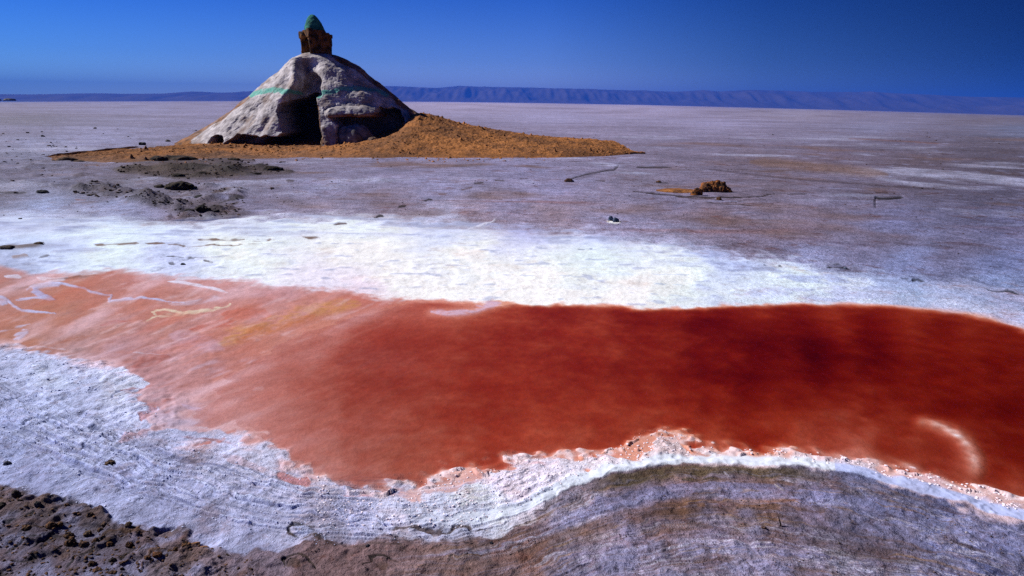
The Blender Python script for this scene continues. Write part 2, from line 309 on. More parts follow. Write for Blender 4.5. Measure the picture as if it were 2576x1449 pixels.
# gridded interpolation of scattered survey points
GU = np.arange(-1000, 3700, 9.0); GV = np.arange(235, 1900, 4.5)
gu, gv = np.meshgrid(GU, GV, indexing='ij')
def vs(v):   # stretch rows near the horizon so that distances compare
    return 330 * np.log(np.maximum(v - 215, 8))
def shepard(px, py, vals, p=3.0, eps=9.0, ax=1.0):
    W = np.zeros(gu.shape); A = np.zeros(gu.shape + (vals.shape[1],))
    gy = vs(gv); qy = vs(py)
    for i in range(len(px)):
        d = ((gu - px[i]) * .55 * ax) ** 2 + (gy - qy[i]) ** 2 + eps ** 2
        w = d ** (-p); W += w; A += w[..., None] * vals[i]
    return A / W[..., None]
def sample(G, u, v):
    fu = np.clip((u - GU[0]) / 9.0, 0, len(GU) - 1.001); fv = np.clip((v - GV[0]) / 4.5, 0, len(GV) - 1.001)
    i = fu.astype(int); j = fv.astype(int); a = (fu - i)[:, None]; b = (fv - j)[:, None]
    return (G[i, j] * (1 - a) * (1 - b) + G[i + 1, j] * a * (1 - b) + G[i, j + 1] * (1 - a) * b + G[i + 1, j + 1] * a * b)
E1 = [(-1000,535),(-100,540),(0,538),(200,545),(350,560),(480,564),(600,552),(680,546),(800,550),(900,541),(1050,552),(1200,562),(1350,580),(1500,590),(1650,612),(1850,640),(2000,664),(2200,688),(2400,716),(2600,748),(3600,900)]
E2 = [(-1000,668),(0,674),(60,690),(120,684),(200,692),(280,684),(400,698),(560,704),(650,713),(760,728),(900,742),(960,752),(1050,755),(1120,758),(1200,766),(1260,762),(1450,762),(1550,769),(1620,775),(1720,772),(1850,766),(2050,760),(2250,768),(2350,778),(2450,795),(2576,830),(3200,1010),(3600,1100)]
E3 = [(-1000,860),(0,872),(100,884),(180,902),(230,918),(300,936),(330,960),(350,1000),(390,1020),(415,1060),(440,1090),(560,1110),(640,1135),(690,1165),(780,1195),(830,1225),(880,1248),(1000,1236),(1100,1208),(1200,1188),(1300,1170),(1400,1158),(1500,1148),(1568,1128),(1600,1100),(1640,1088),(1715,1102),(1745,1122),(1790,1134),(1880,1138),(2000,1145),(2120,1162),(2250,1182),(2380,1207),(2480,1237),(2576,1270),(3200,1470),(3600,1600)]
E4 = [(-1000,1100),(-400,1150),(0,1215),(40,1240),(150,1275),(250,1300),(350,1330),(450,1355),(560,1375),(700,1385),(900,1385),(1100,1372),(1200,1348),(1280,1316),(1350,1276),(1400,1247),(1500,1203),(1650,1172),(1800,1162),(1950,1167),(2100,1187),(2300,1232),(2450,1272),(2576,1309),(3000,1437),(3600,1635)]
ED_ = [np.array(e_, float) for e_ in (E1, E2, E3, E4)]
def edge_v(k, u): return np.interp(u, ED_[k][:, 0], ED_[k][:, 1])
zone_of = sum((CP[:, 1] > edge_v(k, CP[:, 0])).astype(int) for k in range(4))
CPV = np.concatenate([np.sqrt(CPC), CP[:, 5:6]], 1)
zoneG = [shepard(CP[zone_of == z, 0], CP[zone_of == z, 1], CPV[zone_of == z], p=1.35, eps=24) for z in range(5)]
depG = shepard(DEPTH[:, 0], DEPTH[:, 1], DEPTH[:, 2:3], p=1.6, eps=22)
def inside(poly, u, v):
    c = np.zeros(u.shape, bool); n = len(poly)
    for i in range(n):
        x1, y1 = poly[i]; x2, y2 = poly[(i + 1) % n]
        if y1 == y2: continue
        m = ((y1 > v) != (y2 > v)) & (u < (x2 - x1) * (v - y1) / (y2 - y1) + x1); c ^= m
    return c
def segdist(pts, u, v, ky=1.0, closed=False, pad=60):
    """distance to a polyline (v differences weighted), far points get 'pad'"""
    P = np.array(pts, float); d = np.full(u.shape, 1e9); tpar = np.zeros(u.shape)
    n = len(P) - (0 if closed else 1)
    m0 = (u > P[:, 0].min() - pad) & (u < P[:, 0].max() + pad) & (v > P[:, 1].min() - pad) & (v < P[:, 1].max() + pad)
    ii = np.nonzero(m0)[0]
    if len(ii) == 0: return d, tpar
    uu = u[ii]; vv = v[ii]; dd = np.full(ii.shape, 1e9); tt = np.zeros(ii.shape)
    for i in range(n):
        a = P[i]; b = P[(i + 1) % len(P)]; ex, ey = b[0] - a[0], (b[1] - a[1]) * ky
        wx, wy = uu - a[0], (vv - a[1]) * ky
        t = np.clip((wx * ex + wy * ey) / (ex * ex + ey * ey + 1e-9), 0, 1)
        q = np.hypot(wx - t * ex, wy - t * ey); k = q < dd; dd = np.where(k, q, dd); tt = np.where(k, (i + t) / n, tt)
    d[ii] = dd; tpar[ii] = tt
    return d, tpar

# ------------------------------------------------------------------ ground sheet
tan_in = np.linspace(-1.02, 1.02, 1500)
az = np.concatenate([np.arctan(tan_in), np.linspace(math.atan(1.02), 2 * math.pi - math.atan(1.02), 62)[1:-1]])
NA = len(az)
ts = np.concatenate([np.linspace(3.0, 0.86, 14)[:-1], np.arange(0.86, 0.0035, -0.00108)])
rr = np.concatenate([CAM_H / ts, np.geomspace(CAM_H / 0.0034, 7600, 24)])
NR = len(rr)
A_, R_ = np.meshgrid(az, rr, indexing='xy')
X = (R_ * np.sin(A_)).ravel(); Y = (R_ * np.cos(A_)).ravel(); RRv = R_.ravel(); AZ = A_.ravel()
SPC = np.repeat(np.gradient(rr), NA)          # row spacing
front = (Y > 0.2) & (np.abs(X) < 1.25 * Y + 0.5)
Uf, Vf = survey(X, Y)
Uf = np.where(front, Uf, np.where(X < 0, -950.0, 3600.0)); Vf = np.where(front, Vf, 1500.0)
far_side = (~front) & (Y > 0.2)
Vf = np.where(far_side, np.clip(266 + FPX * CAM_H / np.maximum(Y, .5), 240, 1880), Vf)
def nz(lam, s=0, gate=True):
    o = perlin2(X / lam, Y / lam, s)
    if gate: o = o * np.clip(lam / (2.2 * SPC) - 0.35, 0, 1)
    return o
N2 = {l: nz(l, i) for i, l in enumerate([12.0, 5.0, 2.0, 0.8, 0.32, 0.13, 0.055, 0.024])}
lw = {12.0: 1, 5.0: .8, 2.0: .6, .8: .45, .32: .35, .13: .3, .055: .25, .024: .2}
gate0 = np.clip(.13 / (2.2 * SPC) - .1, 0, 1)
small = N2[.32] * .5 + N2[.13] * .35 + N2[.055] * .3
mid = N2[2.0] * .5 + N2[.8] * .4 + N2[.32] * .3
# warp of the survey coordinates so borders run ragged
mpx = RRv / FPX
vscale = CAM_H / np.maximum(RRv, 2) ** 2 * FPX
Wm = np.clip(RRv / 14, .25, 1)
du = np.clip((N2[.8] * .16 + N2[.32] * .11 + N2[.13] * .07 + N2[.055] * .04 + N2[2.0] * .3 * Wm) / mpx, -60, 60)
nv = nz(.7, 31) * .14 + nz(.28, 32) * .10 + nz(.11, 33) * .06 + nz(.05, 35) * .04 + nz(3.0, 34) * .3 * Wm
dv = np.clip(nv * vscale, -22, 22)
Uw, Vw = Uf + du, Vf + dv
nb = N2[.32] * .5 + N2[.13] * .5 + N2[.055] * .5 + N2[.024] * .3
softs = [np.full(len(X), 20.0), np.interp(Uf, [0, 700, 1100, 2200, 2576], [6, 11, 4, 5, 12]), np.interp(Uf, [0, 300, 500, 1000, 2576], [8, 6, 5, 8, 5]), np.interp(Uf, [0, 300, 1000, 1300, 2576], [7, 10, 12, 5, 5])]
smp = sample(zoneG[0], Uw, Vw)
ZM = []
for k in range(4):
    uq, vq = Uf + (Uw - Uf) * [1.2, .8, 1.3, .9][k], Vf + (Vw - Vf) * [1.2, .6, 1.2, .9][k]
    w_ = sst(-1, 1, (vq - edge_v(k, uq)) / softs[k] + nb * [1.3, 1.4, 2.6, 1.3][k]); ZM.append(w_)
    smp = smp * (1 - w_[:, None]) + sample(zoneG[k + 1], Uw, Vw) * w_[:, None]
COL = smp[:, :3] ** 2; AMP = smp[:, 3] * 0.01
COL = COL * (1 + .28 * (ZM[2] * (1 - ZM[3])) + .12 * (ZM[0] * (1 - ZM[1])) + (.10 + .10 * sst(400, 300, Vf)) * (1 - ZM[0]) + ZM[3] * (.48 + .10 * sst(500, 900, Uf)))[:, None]
rimv = np.interp(Uf, RIM[:, 0], RIM[:, 1])
OFF = Vf - rimv + dv * .3                      # rows nearer to us than the salt rim
g_ = COL.mean(1, keepdims=True); k_ = (.16 * (1 - ZM[0]) + .28 * ZM[2] * (1 - ZM[3]))[:, None]; COL = COL * (1 - k_) + g_ * np.array([1.03, 1.0, 1.0]) * k_
fr_e = np.exp(-((Vw - edge_v(2, Uw)) / 20.0) ** 2) * sst(-.2, .35, N2[.32] * .6 + N2[.13] * .7 + N2[.055] * .5); fr_e *= sst(1500, 1100, Uf)
blend_q = fr_e[:, None] * .65; COL = COL * (1 - blend_q) + alb((232, 196, 208)) * blend_q
# --- stripes that follow the rim
s1 = perlin2(OFF / 13 + N2[2.0] * .6, Uf / 900.0, 60); s2 = perlin2(OFF / 5.5 + N2[.8] * .5, Uf / 500.0, 61); s3 = perlin2(OFF / 32, Uf / 1300.0, 62)
s4 = perlin2(OFF / 2.6 + N2[.32] * .5, Uf / 170.0, 64); s5 = perlin2(OFF / 4.6 + N2[.8] * .5, Uf / 300.0, 65); s6 = perlin2(OFF / 8.0 + N2[.8] * .6, Uf / 420.0, 66)
below = sst(5, 25, OFF) * sst(900, 1300, Uf)
lines = np.exp(-((s5 + s6 * .5) / .13) ** 2) * sst(-.45, .15, N2[.8] + N2[.32] * .5 + s3)
stripe = s1 * .6 + s2 * .35 + s3 * .6 + small * .5
brown = alb((112, 80, 58)); lav = alb((142, 144, 196)); olive = alb((104, 88, 62)); white = alb((250, 255, 255))
def blend(mask, c):
    global COL
    m = np.clip(mask, 0, 1)[:, None]; COL = COL * (1 - m) + np.asarray(c) * m
blend(below * sst(.15, .75, stripe) * .6, lav); blend(below * sst(.1, .75, -stripe) * .6, brown)
blend(below * lines * .85, alb((206, 200, 226)))
blend(sst(3, 10, OFF) * sst(46, 28, OFF + s2 * 8) * sst(1440, 1560, Uf) * sst(2180, 1950, Uf) * .85, olive)
blend(sst(48, 58, OFF + s2 * 6) * sst(96, 84, OFF) * sst(1300, 1450, Uf) * .55, lav)
blend(sst(96, 104, OFF + small * 8) * sst(190, 130, OFF) * sst(1380, 1500, Uf) * sst(2150, 1950, Uf) * .5, alb((112, 78, 55)))
rimw = sst(-34, -22, OFF + small * 5) * sst(5, 0, OFF + small * 2) * sst(950, 1300, Uf)
blend(rimw * .95, np.where((Uf > 2100)[:, None], alb((190, 200, 248)), alb((228, 234, 255))))
blend(below * sst(.12, .5, s4 * .7 + s5 * .6 + N2[.13] * .4 + N2[.055] * .3) * .30, alb((164, 160, 198)))
blend(below * sst(.12, .5, -s4 * .6 - s5 * .7 + N2[.13] * .4 + N2[.055] * .3) * .22, alb((96, 78, 76)))
blend(below * sst(.5, .8, s6 + N2[.13] * .5) * .5, alb((168, 130, 84)))
blend(below * sst(.2, .6, N2[.13] * .7 + N2[.055] * .7 + N2[.32] * .5) * .4, alb((104, 82, 78))); blend(below * sst(.15, .6, N2[.8] * .8 + N2[.32] * .6 + N2[.13] * .5 + N2[2.0] * .4) * .55, alb((150, 150, 196)))
# left part: wheel ruts along the rim
rut = sst(-150, -100, OFF) * sst(60, 10, OFF) * (.45 + .55 * sst(1150, 850, Uf)) * sst(1500, 1250, Uf) 
blend(rut * sst(.1, .7, s1 + s2 * .4) * .35, alb((190, 200, 250))); blend(rut * sst(.1, .7, -s1 - s2 * .3) * .35, alb((112, 118, 165))); blend(rut * sst(.1, .5, s6 * .6 + s5 * .6) * .7, alb((205, 212, 255))); rl_ = np.exp(-((s6 * .8 + s5 * .5) / .10) ** 2)
blend(rut * rl_ * sst(-.6, .0, N2[.8] + N2[.32]) * .8, alb((122, 128, 176)))
blend(rut * sst(.2, .6, -s6 * .6 - s5 * .6) * .4, alb((112, 116, 160)))
# --- blotches on the pan
pan = sst(640, 560, Vf)
blend(pan * sst(.25, .9, N2[5.0] * .5 + N2[2.0] * .6 + N2[.8] * .4) * .6, alb((182, 184, 224)))
blend(pan * sst(.2, .9, -N2[5.0] * .3 - N2[2.0] * .6 - N2[.8] * .5) * .6, alb((116, 90, 84)))
st1 = perlin2(X / 9.0, Y / 1.6, 71); st2 = perlin2(X / 3.2, Y / .5, 72) * np.clip(.5 / SPC - .3, 0, 1)
bands = (1 - ZM[0]) * sst(480, 510, Vf) * sst(700, 600, Vf) * sst(700, 1000, Uf)
blend(bands * sst(.1, .55, st1 * .6 + st2 * .6) * .7, alb((140, 98, 98)))
streak = sst(.2, .7, perlin2(X / 60.0, Y / 7.0, 73)) * sst(420, 330, Vf)
blend(streak * .35, alb((108, 90, 105))); blend(sst(.2, .7, perlin2(X / 50.0, Y / 6.0, 74)) * sst(420, 330, Vf) * .3, alb((165, 165, 210)))
dsh = perlin2(X / 1.1 + N2[2.0] * .5, Y / .30, 75); dsh2 = perlin2(X / .5, Y / .16, 76) * np.clip(.16 / (2.2 * SPC) - .1, 0, 1)
spz = sst(-.2, .5, N2[5.0] * .6 + N2[2.0] * .5 + perlin2(X / 9, Y / 6, 77) * .6)
fields = pan * sst(300, 380, Vf)
blend(fields * spz * sst(.52, .75, dsh) * .8, alb((82, 62, 64))); blend(fields * spz * sst(.45, .7, dsh2) * .55, alb((92, 74, 80))); blend(fields * sst(.4, .8, -dsh) * .4, alb((165, 168, 215)))
PANH = fields * (spz * sst(.5, .75, dsh) * -.012 + N2[.8] * .012 + N2[.32] * .008 + N2[2.0] * .02)
fs1 = perlin2(X / 30, Y / 4.5, 78); fs2 = perlin2(X / 90, Y / 11, 79)
blend(pan * sst(420, 330, Vf) * sst(.1, .6, fs1 * .6 + fs2 * .5) * .4, alb((104, 92, 108))); blend(pan * sst(420, 330, Vf) * sst(.15, .6, -fs1 * .6 + fs2 * .4) * .25, alb((168, 162, 200)))
bigp = N2[12.0] * .5 + N2[5.0] * .6 + N2[2.0] * .5 + N2[.8] * .35 + st1 * .3
blend(pan * sst(.15, .7, bigp) * sst(300, 360, Vf) * .5, alb((188, 190, 226))); blend(pan * sst(.2, .75, -bigp) * sst(300, 360, Vf) * .5, alb((126, 96, 84)))
# salt band grain: dimples toned darker
salt = sst(.30, .6, COL[:, 2]) * sst(.2, .5, COL[:, 0])
dim = sst(.25, .75, -(small * 1.1 + N2[.8] * .2))
blend(salt * dim * .22, alb((160, 175, 225)))
CL = np.zeros(len(X))
def region(P, soft=9):
    i_ = inside(P, Uw, Vw); d, _ = segdist(P, Uw, Vw, 2.0, closed=True, pad=40); return sst(-soft, soft, np.where(i_, d, -np.minimum(d, 99)))
cn = nz(.9, 91) * .5 + nz(.42, 92) * .5 + nz(.2, 93) * .35 + N2[2.0] * .3
rA = region([(290,428),(400,418),(600,411),(730,424),(720,438),(610,442),(560,450),(440,454),(380,442),(300,438)], 6)
rB = region([(180,472),(260,468),(340,478),(400,492),(450,508),(560,518),(615,528),(600,547),(440,551),(418,540),(395,526),(350,514),(290,502),(190,488)], 6)
rC = region([(-400,330),(110,326),(170,380),(220,440),(130,468),(-400,470)], 20)
rD = region([(380,460),(520,462),(620,470),(620,505),(560,530),(470,520),(400,490)], 12)
rE = region([(-400,1210),(40,1236),(150,1270),(300,1310),(420,1350),(560,1400),(640,1470),(600,1700),(-400,1700)], 14)
blend(rA * .75, alb((76, 60, 56))); blend(rA * sst(-.1, .35, cn) * .85, alb((40, 31, 28)))
blend(rB * .5, alb((88, 78, 92))); blend(rB * sst(.0, .35, cn) * .75, alb((46, 42, 48)))
blend(rC * sst(.1, .5, cn) * .45, alb((78, 72, 86))); blend(rC * sst(.1, .5, -cn) * .3, alb((160, 165, 210)))
blend(rD * sst(.1, .5, cn) * .5, alb((62, 52, 54)))
cnE = nz(.14, 94) * .6 + nz(.06, 95) * .5 + nz(.3, 96) * .4
blend(rE * sst(.05, .5, cnE) * .55, alb((104, 74, 56))); blend(rE * sst(.0, .4, -cnE) * .65, alb((142, 142, 182)))
CL += rA * np.clip(cn, 0, .8) * .26 + rB * np.clip(cn + .1, 0, .8) * .24 + rC * np.clip(cn, 0, .8) * .2 + rD * np.clip(cn, 0, .8) * .16
CL += rE * (np.clip(cnE, 0, .9) * .020 + (nz(.025, 98) * .5 + nz(.012, 99) * .4) * .004 - np.clip(nz(.22, 97) - .2, 0, 1) * .05)
zw = ZM[0] * (1 - ZM[1])
w1 = perlin2(X / 2.6 + N2[2.0] * .3, Y / .55, 130) * .55 + perlin2(X / .9, Y / .2, 131) * .45 * np.clip(.2 / (2.2 * SPC) - .1, 0, 1) + N2[.32] * .35 + N2[.13] * .25
lw_ = np.clip(sst(60, 0, Vf - edge_v(0, Uf)) + sst(600, 150, Uf) * .6 + sst(1500, 2300, Uf) * .7 + .12, 0, 1)
blend(zw * lw_ * sst(.0, .45, w1) * .6, alb((150, 160, 208))); blend(zw * lw_ * sst(.3, .6, w1) * .3, alb((128, 118, 140)))
blend(zw * .5 * sst(.42, .62, perlin2(X / .5, Y / .13, 132) * .8 + N2[.13] * .5) * gate0, alb((150, 160, 200)))
# --- named marks: polyline, half width px, colour, strength, height factor (x width), soft
MARKS = []
def mark(pts, w, c, k=.9, h=0.0, soft=.5, ky=1.15, rag=.5, pad=60): MARKS.append((pts, w, c, k, h, soft, ky, rag, pad))
Wt = (196, 196, 236); Dk = (58, 44, 42)
mark([(-60,742),(0,751),(20,757),(33,771),(53,782),(83,787),(143,792)], 3.0, Wt, h=.25)
mark([(-40,745),(0,756),(16,764)], 10, Wt, .85, .1)
mark([(67,731),(80,722),(100,717),(150,714),(180,721),(213,727),(230,737),(267,744),(280,744),(273,761),(293,757),(360,751),(417,759),(467,764)], 2.6, Wt, .9, .3)
mark([(80,724),(120,719),(160,717)], 6, Wt, .75, .2)
mark([(85,728),(93,737),(110,748),(133,754)], 7, (175,180,228), .8, .1); mark([(40,757),(90,752),(133,753)], 2.6, Wt, .8)
mark([(427,711),(465,714),(500,721),(540,729),(570,737)], 3.4, (232,225,245), .9, .2); mark([(445,706),(480,703),(530,704)], 3, (225,220,240), .8, .2)
mark([(420,765),(480,764),(530,755),(560,752)], 6, (205,185,205), .6)
mark([(363,811),(380,803),(393,797),(383,787),(395,782),(417,781),(440,786),(467,791),(500,787),(533,781),(583,766)], 3, (228,208,182), .85)
mark([(395,797),(430,793),(467,791)], 5, (228,200,178), .7)
mark([(-30,845),(0,834),(33,824),(77,817)], 2.6, (205,195,225), .8); mark([(40,856),(55,843),(68,834)], 9, (196,190,225), .85, .1)
mark([(333,889),(380,892),(430,897)], 1.2, (215,190,205), .7); mark([(50,874),(110,874),(170,882)], 1.5, (215,190,205), .6)
mark([(95,700),(130,706),(170,700)], 6, (225,228,250), .8, .2); mark([(15,698),(55,698)], 4, (220,220,245), .8)
mark([(-30,741),(0,736),(67,724),(133,707),(190,699),(250,694)], 2.2, (128,72,48), .8)
mark([(250,822),(290,812),(330,807)], 2.5, (178,66,35), .75); mark([(150,861),(180,852),(210,843)], 2.2, (160,78,45), .7)
mark([(480,830),(540,818),(590,812)], 9, (190,85,65), .6); mark([(560,792),(620,790),(680,797)], 14, (200,100,80), .6)
mark([(560,868),(617,842),(700,815),(800,779),(900,765)], 13, (204,140,72), .65, soft=1.2)
mark([(600,862),(650,838),(720,815),(790,795)], 9, (196,98,60), .5, soft=1.2)
mark([(335,925),(380,912),(428,900)], 11, (160,84,76), .75)
mark([(430,845),(500,860),(560,880)], 12, (200,160,180), .45, soft=1.3)
mark([(640,980),(672,978)], 5, (225,190,200), .7)
mark([(1090,785),(1130,787),(1165,785),(1200,779),(1225,770),(1260,763)], 7, (214,180,205), .9, soft=.9)
for p in ([(240,620),(300,616),(350,614)], [(367,615),(417,616)], [(427,619),(470,621),(527,620),(600,618),(660,612)], [(500,607),(560,606),(620,606)], [(630,608),(687,605)], [(770,602),(806,597)]):
    mark(p, 1.6, (112, 78, 48), .9, -.5)
mark([(0,626),(20,625),(60,624),(100,618),(112,614)], 5, (95,76,66), .85, .5); mark([(96,648),(128,646)], 3, (70,66,78), .8, -.4); mark([(30,650),(70,644)], 3, (150,120,105), .7)
mark([(404,650),(430,648),(464,649)], 2.6, (52,48,50), .9, -.8); mark([(455,660),(480,650),(505,646)], 2.6, (70,66,76), .8, -.6)
mark([(515,658),(538,661)], 2.6, (78,66,62), .85, -.5); mark([(425,668),(445,664)], 2.4, (70,70,85), .8, -.5); mark([(380,684),(410,676),(440,670)], 2.5, (130,135,165), .7, -.4)
mark([(430,553),(470,556),(520,556),(570,552),(602,546)], 2.4, (70,78,125), .85, -.9)
mark([(1425,456),(1450,446),(1480,438),(1520,431),(1545,428),(1556,419)], 1.8, (52,46,50), .9, -1.); mark([(1450,452),(1480,443),(1500,436)], 4, (108,98,118), .6)
mark([(1600,421),(1640,421),(1690,422)], 1.8, (50,42,40), .9, -1.)
mark([(1592,482),(1645,489),(1724,495),(1802,498),(1864,497),(1911,495),(1950,489)], 1.6, (50,38,34), .95, -1.2)
mark([(1700,497),(1740,500),(1800,502)], 1.6, (70,52,46), .8, -.8); mark([(1677,509),(1710,512),(1730,510)], 1., (90,74,80), .7, -.6)
mark([(1778,510),(1825,514),(1888,517)], 1.3, (60,48,46), .85, -.8); mark([(1825,512),(1880,505),(1930,503)], 1., (84,74,86), .7, -.5)
mark([(1784,427),(1880,438),(1984,449),(2070,456),(2150,462),(2260,470),(2384,479)], 2.2, (76,60,66), .6, -.2)
mark([(1890,408),(1960,412),(2040,420),(2140,430),(2230,440)], 10, (128,100,88), .75, .05, soft=1.2)
mark([(2134,349),(2200,352),(2280,356),(2367,362)], 2.4, (128,84,62), .7, ky=2.5, soft=1.0)
mark([(2202,500),(2235,501),(2272,498)], 2.6, (34,28,26), .95, -1.2); mark([(2202,500),(2201,512),(2202,524)], 2.0, (72,66,86), .85, -.8)
mark([(2200,484),(2220,485),(2235,487)], 2., (70,50,46), .8, -.6); mark([(1980,491),(2030,490)], 1.3, (80,72,86), .8, -.5); mark([(2300,490),(2340,490)], 1.4, (90,74,78), .7, -.5); mark([(2400,494),(2420,496)], 1.6, (84,70,74), .7)
mark([(1650,460),(1682,461)], 1.4, (60,50,48), .85, -.6); mark([(1500,455),(1525,457)], 1.4, (66,56,54), .85, -.6)
mark([(1192,462),(1218,461)], 2.0, (62,48,44), .85, -.7); mark([(1160,478),(1190,471)], 1.4, (108,80,72), .8, -.5); mark([(1244,455),(1270,455)], 1.4, (76,64,62), .8, -.5); mark([(1305,450),(1328,449)], 1.4, (84,66,66), .8, -.5); mark([(1103,489),(1125,488)], 2., (116,86,76), .7, -.4)
mark([(1001,522),(1024,518)], 2.4, (44,32,26), .95, -1.2); mark([(1066,506),(1078,502),(1087,503)], 2.2, (44,34,30), .95, -1.1)  # pits: dark colour stands in for shadow under lifted crust plates
mark([(941,548),(955,543),(966,544)], 2.6, (38,28,26), .95, -1.2); mark([(843,568),(858,565),(876,564)], 2., (84,52,42), .9, -.8)
mark([(1176,576),(1195,572),(1215,566),(1235,560),(1248,552)], 2.2, (225,225,250), .9, .9, rag=.3)
mark([(2082,675),(2100,672),(2118,673),(2135,679)], 3., (42,42,52), .95, -.9); mark([(2264,701),(2285,703)], 2., (70,74,96), .85, -.8); mark([(2292,707),(2308,704),(2325,711)], 4, (62,66,84), .85, -.7)  # further pits, plate shadow painted into their dark colour
mark([(2485,731),(2510,734),(2535,734),(2560,741)], 2.4, (50,58,72), .9, -.8); mark([(1920,668),(1930,670)], 2, (90,100,130), .8, -.5); mark([(1955,671),(1965,670)], 2.4, (60,62,64), .8, -.5)
mark([(1455,629),(1475,627),(1493,628)], 1.8, (105,115,155), .8, -.6); mark([(2012,602),(2040,600),(2080,608),(2140,614),(2190,617)], 3, (96,84,112), .6, -.1)
mark([(2250,612),(2340,618),(2400,626)], 4, (88,74,92), .55); mark([(2380,612),(2450,616),(2500,622)], 3, (92,70,84), .6)
mark([(1850,742),(2000,738),(2200,742),(2330,748),(2450,770),(2576,800),(2700,840)], 11, (206,214,252), .7, soft=1.6, rag=1.2, ky=1.0)
mark([(2000,706),(2250,722),(2420,742),(2620,790)], 6, (178,192,240), .6, soft=1.6, rag=1.4, ky=1.0)
mark([(90,486),(108,484),(122,486)], 3.4, (48,48,60), .85, .5); mark([(0,486),(30,487),(66,486)], 1.8, (62,56,66), .85, -.5)
mark([(190,502),(215,503)], 2, (160,105,95), .7)
mark([(560,475),(590,473),(606,478)], 1.6, (92,70,62), .8, -.6); mark([(520,488),(560,482),(604,477)], 1.5, (84,66,58), .8, -.6); mark([(545,513),(580,503),(618,499)], 1.5, (60,50,48), .85, -.7); mark([(565,520),(590,512),(602,508)], 2., (74,58,56), .8, -.6)
mark([(505,543),(545,543),(600,538)], 2.4, (84,74,86), .7, -.5); mark([(720,456),(740,457)], 2.2, (70,56,50), .8, .4)
for p in ([(300,432),(340,427),(400,426),(470,427)], [(350,438),(420,436),(500,437),(560,436)], [(560,428),(620,427),(680,428)], [(430,447),(500,443),(570,440)], [(400,412),(520,408),(600,410)], [(520,404),(590,404),(640,407)]):
    mark(p, 4.0, (66, 50, 46), .8, .5, soft=1.0, rag=1.4)
mark([(180,440),(210,444),(150,452)], 3, (78,66,78), .6, .3, rag=1.4)
for p in ([(130,468),(170,474),(210,477)], [(200,478),(250,477),(300,483),(340,492)], [(300,486),(350,495),(390,503),(420,512)], [(350,500),(400,512),(425,525)], [(420,530),(470,527),(520,530)], [(430,540),(420,550)]):
    mark(p, 6.5, (92, 84, 104), .55, .45, soft=1.2, rag=1.8)
# foreground cracks, ridges and prints
for p, w in (([(69,1338),(95,1334),(125,1332),(150,1326),(165,1316),(185,1308),(215,1305)], 4.5), ([(240,1363),(262,1356),(285,1352),(312,1349),(345,1355),(392,1354)], 3.2), ([(250,1372),(270,1368),(300,1369)], 3.0), ([(364,1412),(385,1402),(405,1398),(440,1392),(470,1380),(500,1372)], 4.0), ([(270,1447),(300,1437),(335,1431),(355,1420)], 4.0), ([(145,1300),(160,1292),(170,1280)], 3.0)):
    mark(p, w, (92, 62, 44), .85, .9, rag=1.2)
for p, w in (([(20,1330),(35,1312),(60,1306),(95,1298)], 3.4), ([(80,1378),(110,1362),(130,1350),(148,1346)], 3.0), ([(0,1392),(25,1378),(60,1366),(105,1356)], 3.), ([(140,1444),(158,1428),(162,1416),(200,1402),(228,1388)], 3.0), ([(155,1424),(175,1412),(215,1396)], 2.5), ([(225,1398),(238,1384),(250,1376)], 2.6), ([(275,1350),(290,1340),(293,1330)], 2.), ([(355,1398),(375,1390),(380,1384)], 2.),
             ([(30,1412),(60,1414),(90,1400)], 2.6), ([(0,1446),(20,1449)], 4), ([(375,1434),(385,1420)], 2.), ([(230,1292),(255,1288)], 1.6), ([(160,1268),(175,1264)], 2.2), ([(40,1290),(20,1300)], 1.6),
             ([(0,1017),(40,1006),(64,995),(96,985),(120,978),(130,972)], 2.0), ([(50,970),(62,962)], 2.), ([(55,1076),(75,1062),(95,1052),(100,1049)], 2.4), ([(205,1138),(218,1125),(224,1115)], 2.4), ([(225,1094),(240,1080),(250,1078)], 2.), ([(190,1045),(220,1035),(250,1030)], 1.6), ([(250,1150),(290,1128),(330,1118)], 1.6), ([(60,1058),(110,1055),(140,1045)], 1.5), ([(330,1163),(350,1156)], 2.), ([(260,1010),(300,990),(345,985)], 1.6)):
    mark(p, w, tuple(int(q) for q in ((40, 36, 44) if p[0][1] > 1200 else (120, 130, 178))), .8, -1.3)
mark([(296,1402),(310,1392),(325,1382),(341,1376)], 5.0, (34, 28, 30), .9, -2.2, rag=.4); mark([(300,1408),(312,1405),(325,1392)], 6.0, (26, 22, 26), .9, -2.4, rag=.4)
ring = [(763 + 27 * math.cos(t), 1340 + 17 * math.sin(t)) for t in np.linspace(2.2, 5.3, 12)]
mark(ring, 2.6, (48, 44, 50), .85, -1.6, rag=.5); mark([(750,1340),(763,1338),(780,1340)], 12, (175, 185, 232), .7, .2)
mark([(738,1352),(755,1358),(780,1360),(800,1352),(805,1340)], 3.0, (92, 70, 62), .8, .8, rag=1.2); mark([(795,1350),(820,1368),(836,1374),(845,1362)], 4, (84, 66, 60), .8, .9, rag=1.3)
mark([(715,1432),(722,1420),(740,1409),(760,1408),(780,1414),(792,1424),(800,1439)], 2.2, (52, 40, 34), .85, -1.4); mark([(725,1430),(745,1425),(765,1436)], 7, (86, 62, 44), .6, -.4)
mark([(922,1432),(923,1418),(930,1405),(948,1401),(970,1404),(990,1412),(1006,1419)], 2.0, (36, 28, 26), .9, -1.5); mark([(940,1420),(960,1425),(975,1440)], 9, (98, 66, 46), .6, -.3)
mark([(965,1330),(1000,1334),(1060,1336),(1085,1344),(1120,1344),(1160,1336),(1220,1332)], 3.2, (76, 52, 44), .85, -1.2, rag=1.0); mark([(1080,1348),(1110,1352)], 4, (96, 66, 52), .7, -.5)
mark([(860,1378),(900,1380),(960,1380),(1050,1382),(1120,1376)], 2.0, (80, 62, 60), .6, -.8, rag=1.2)
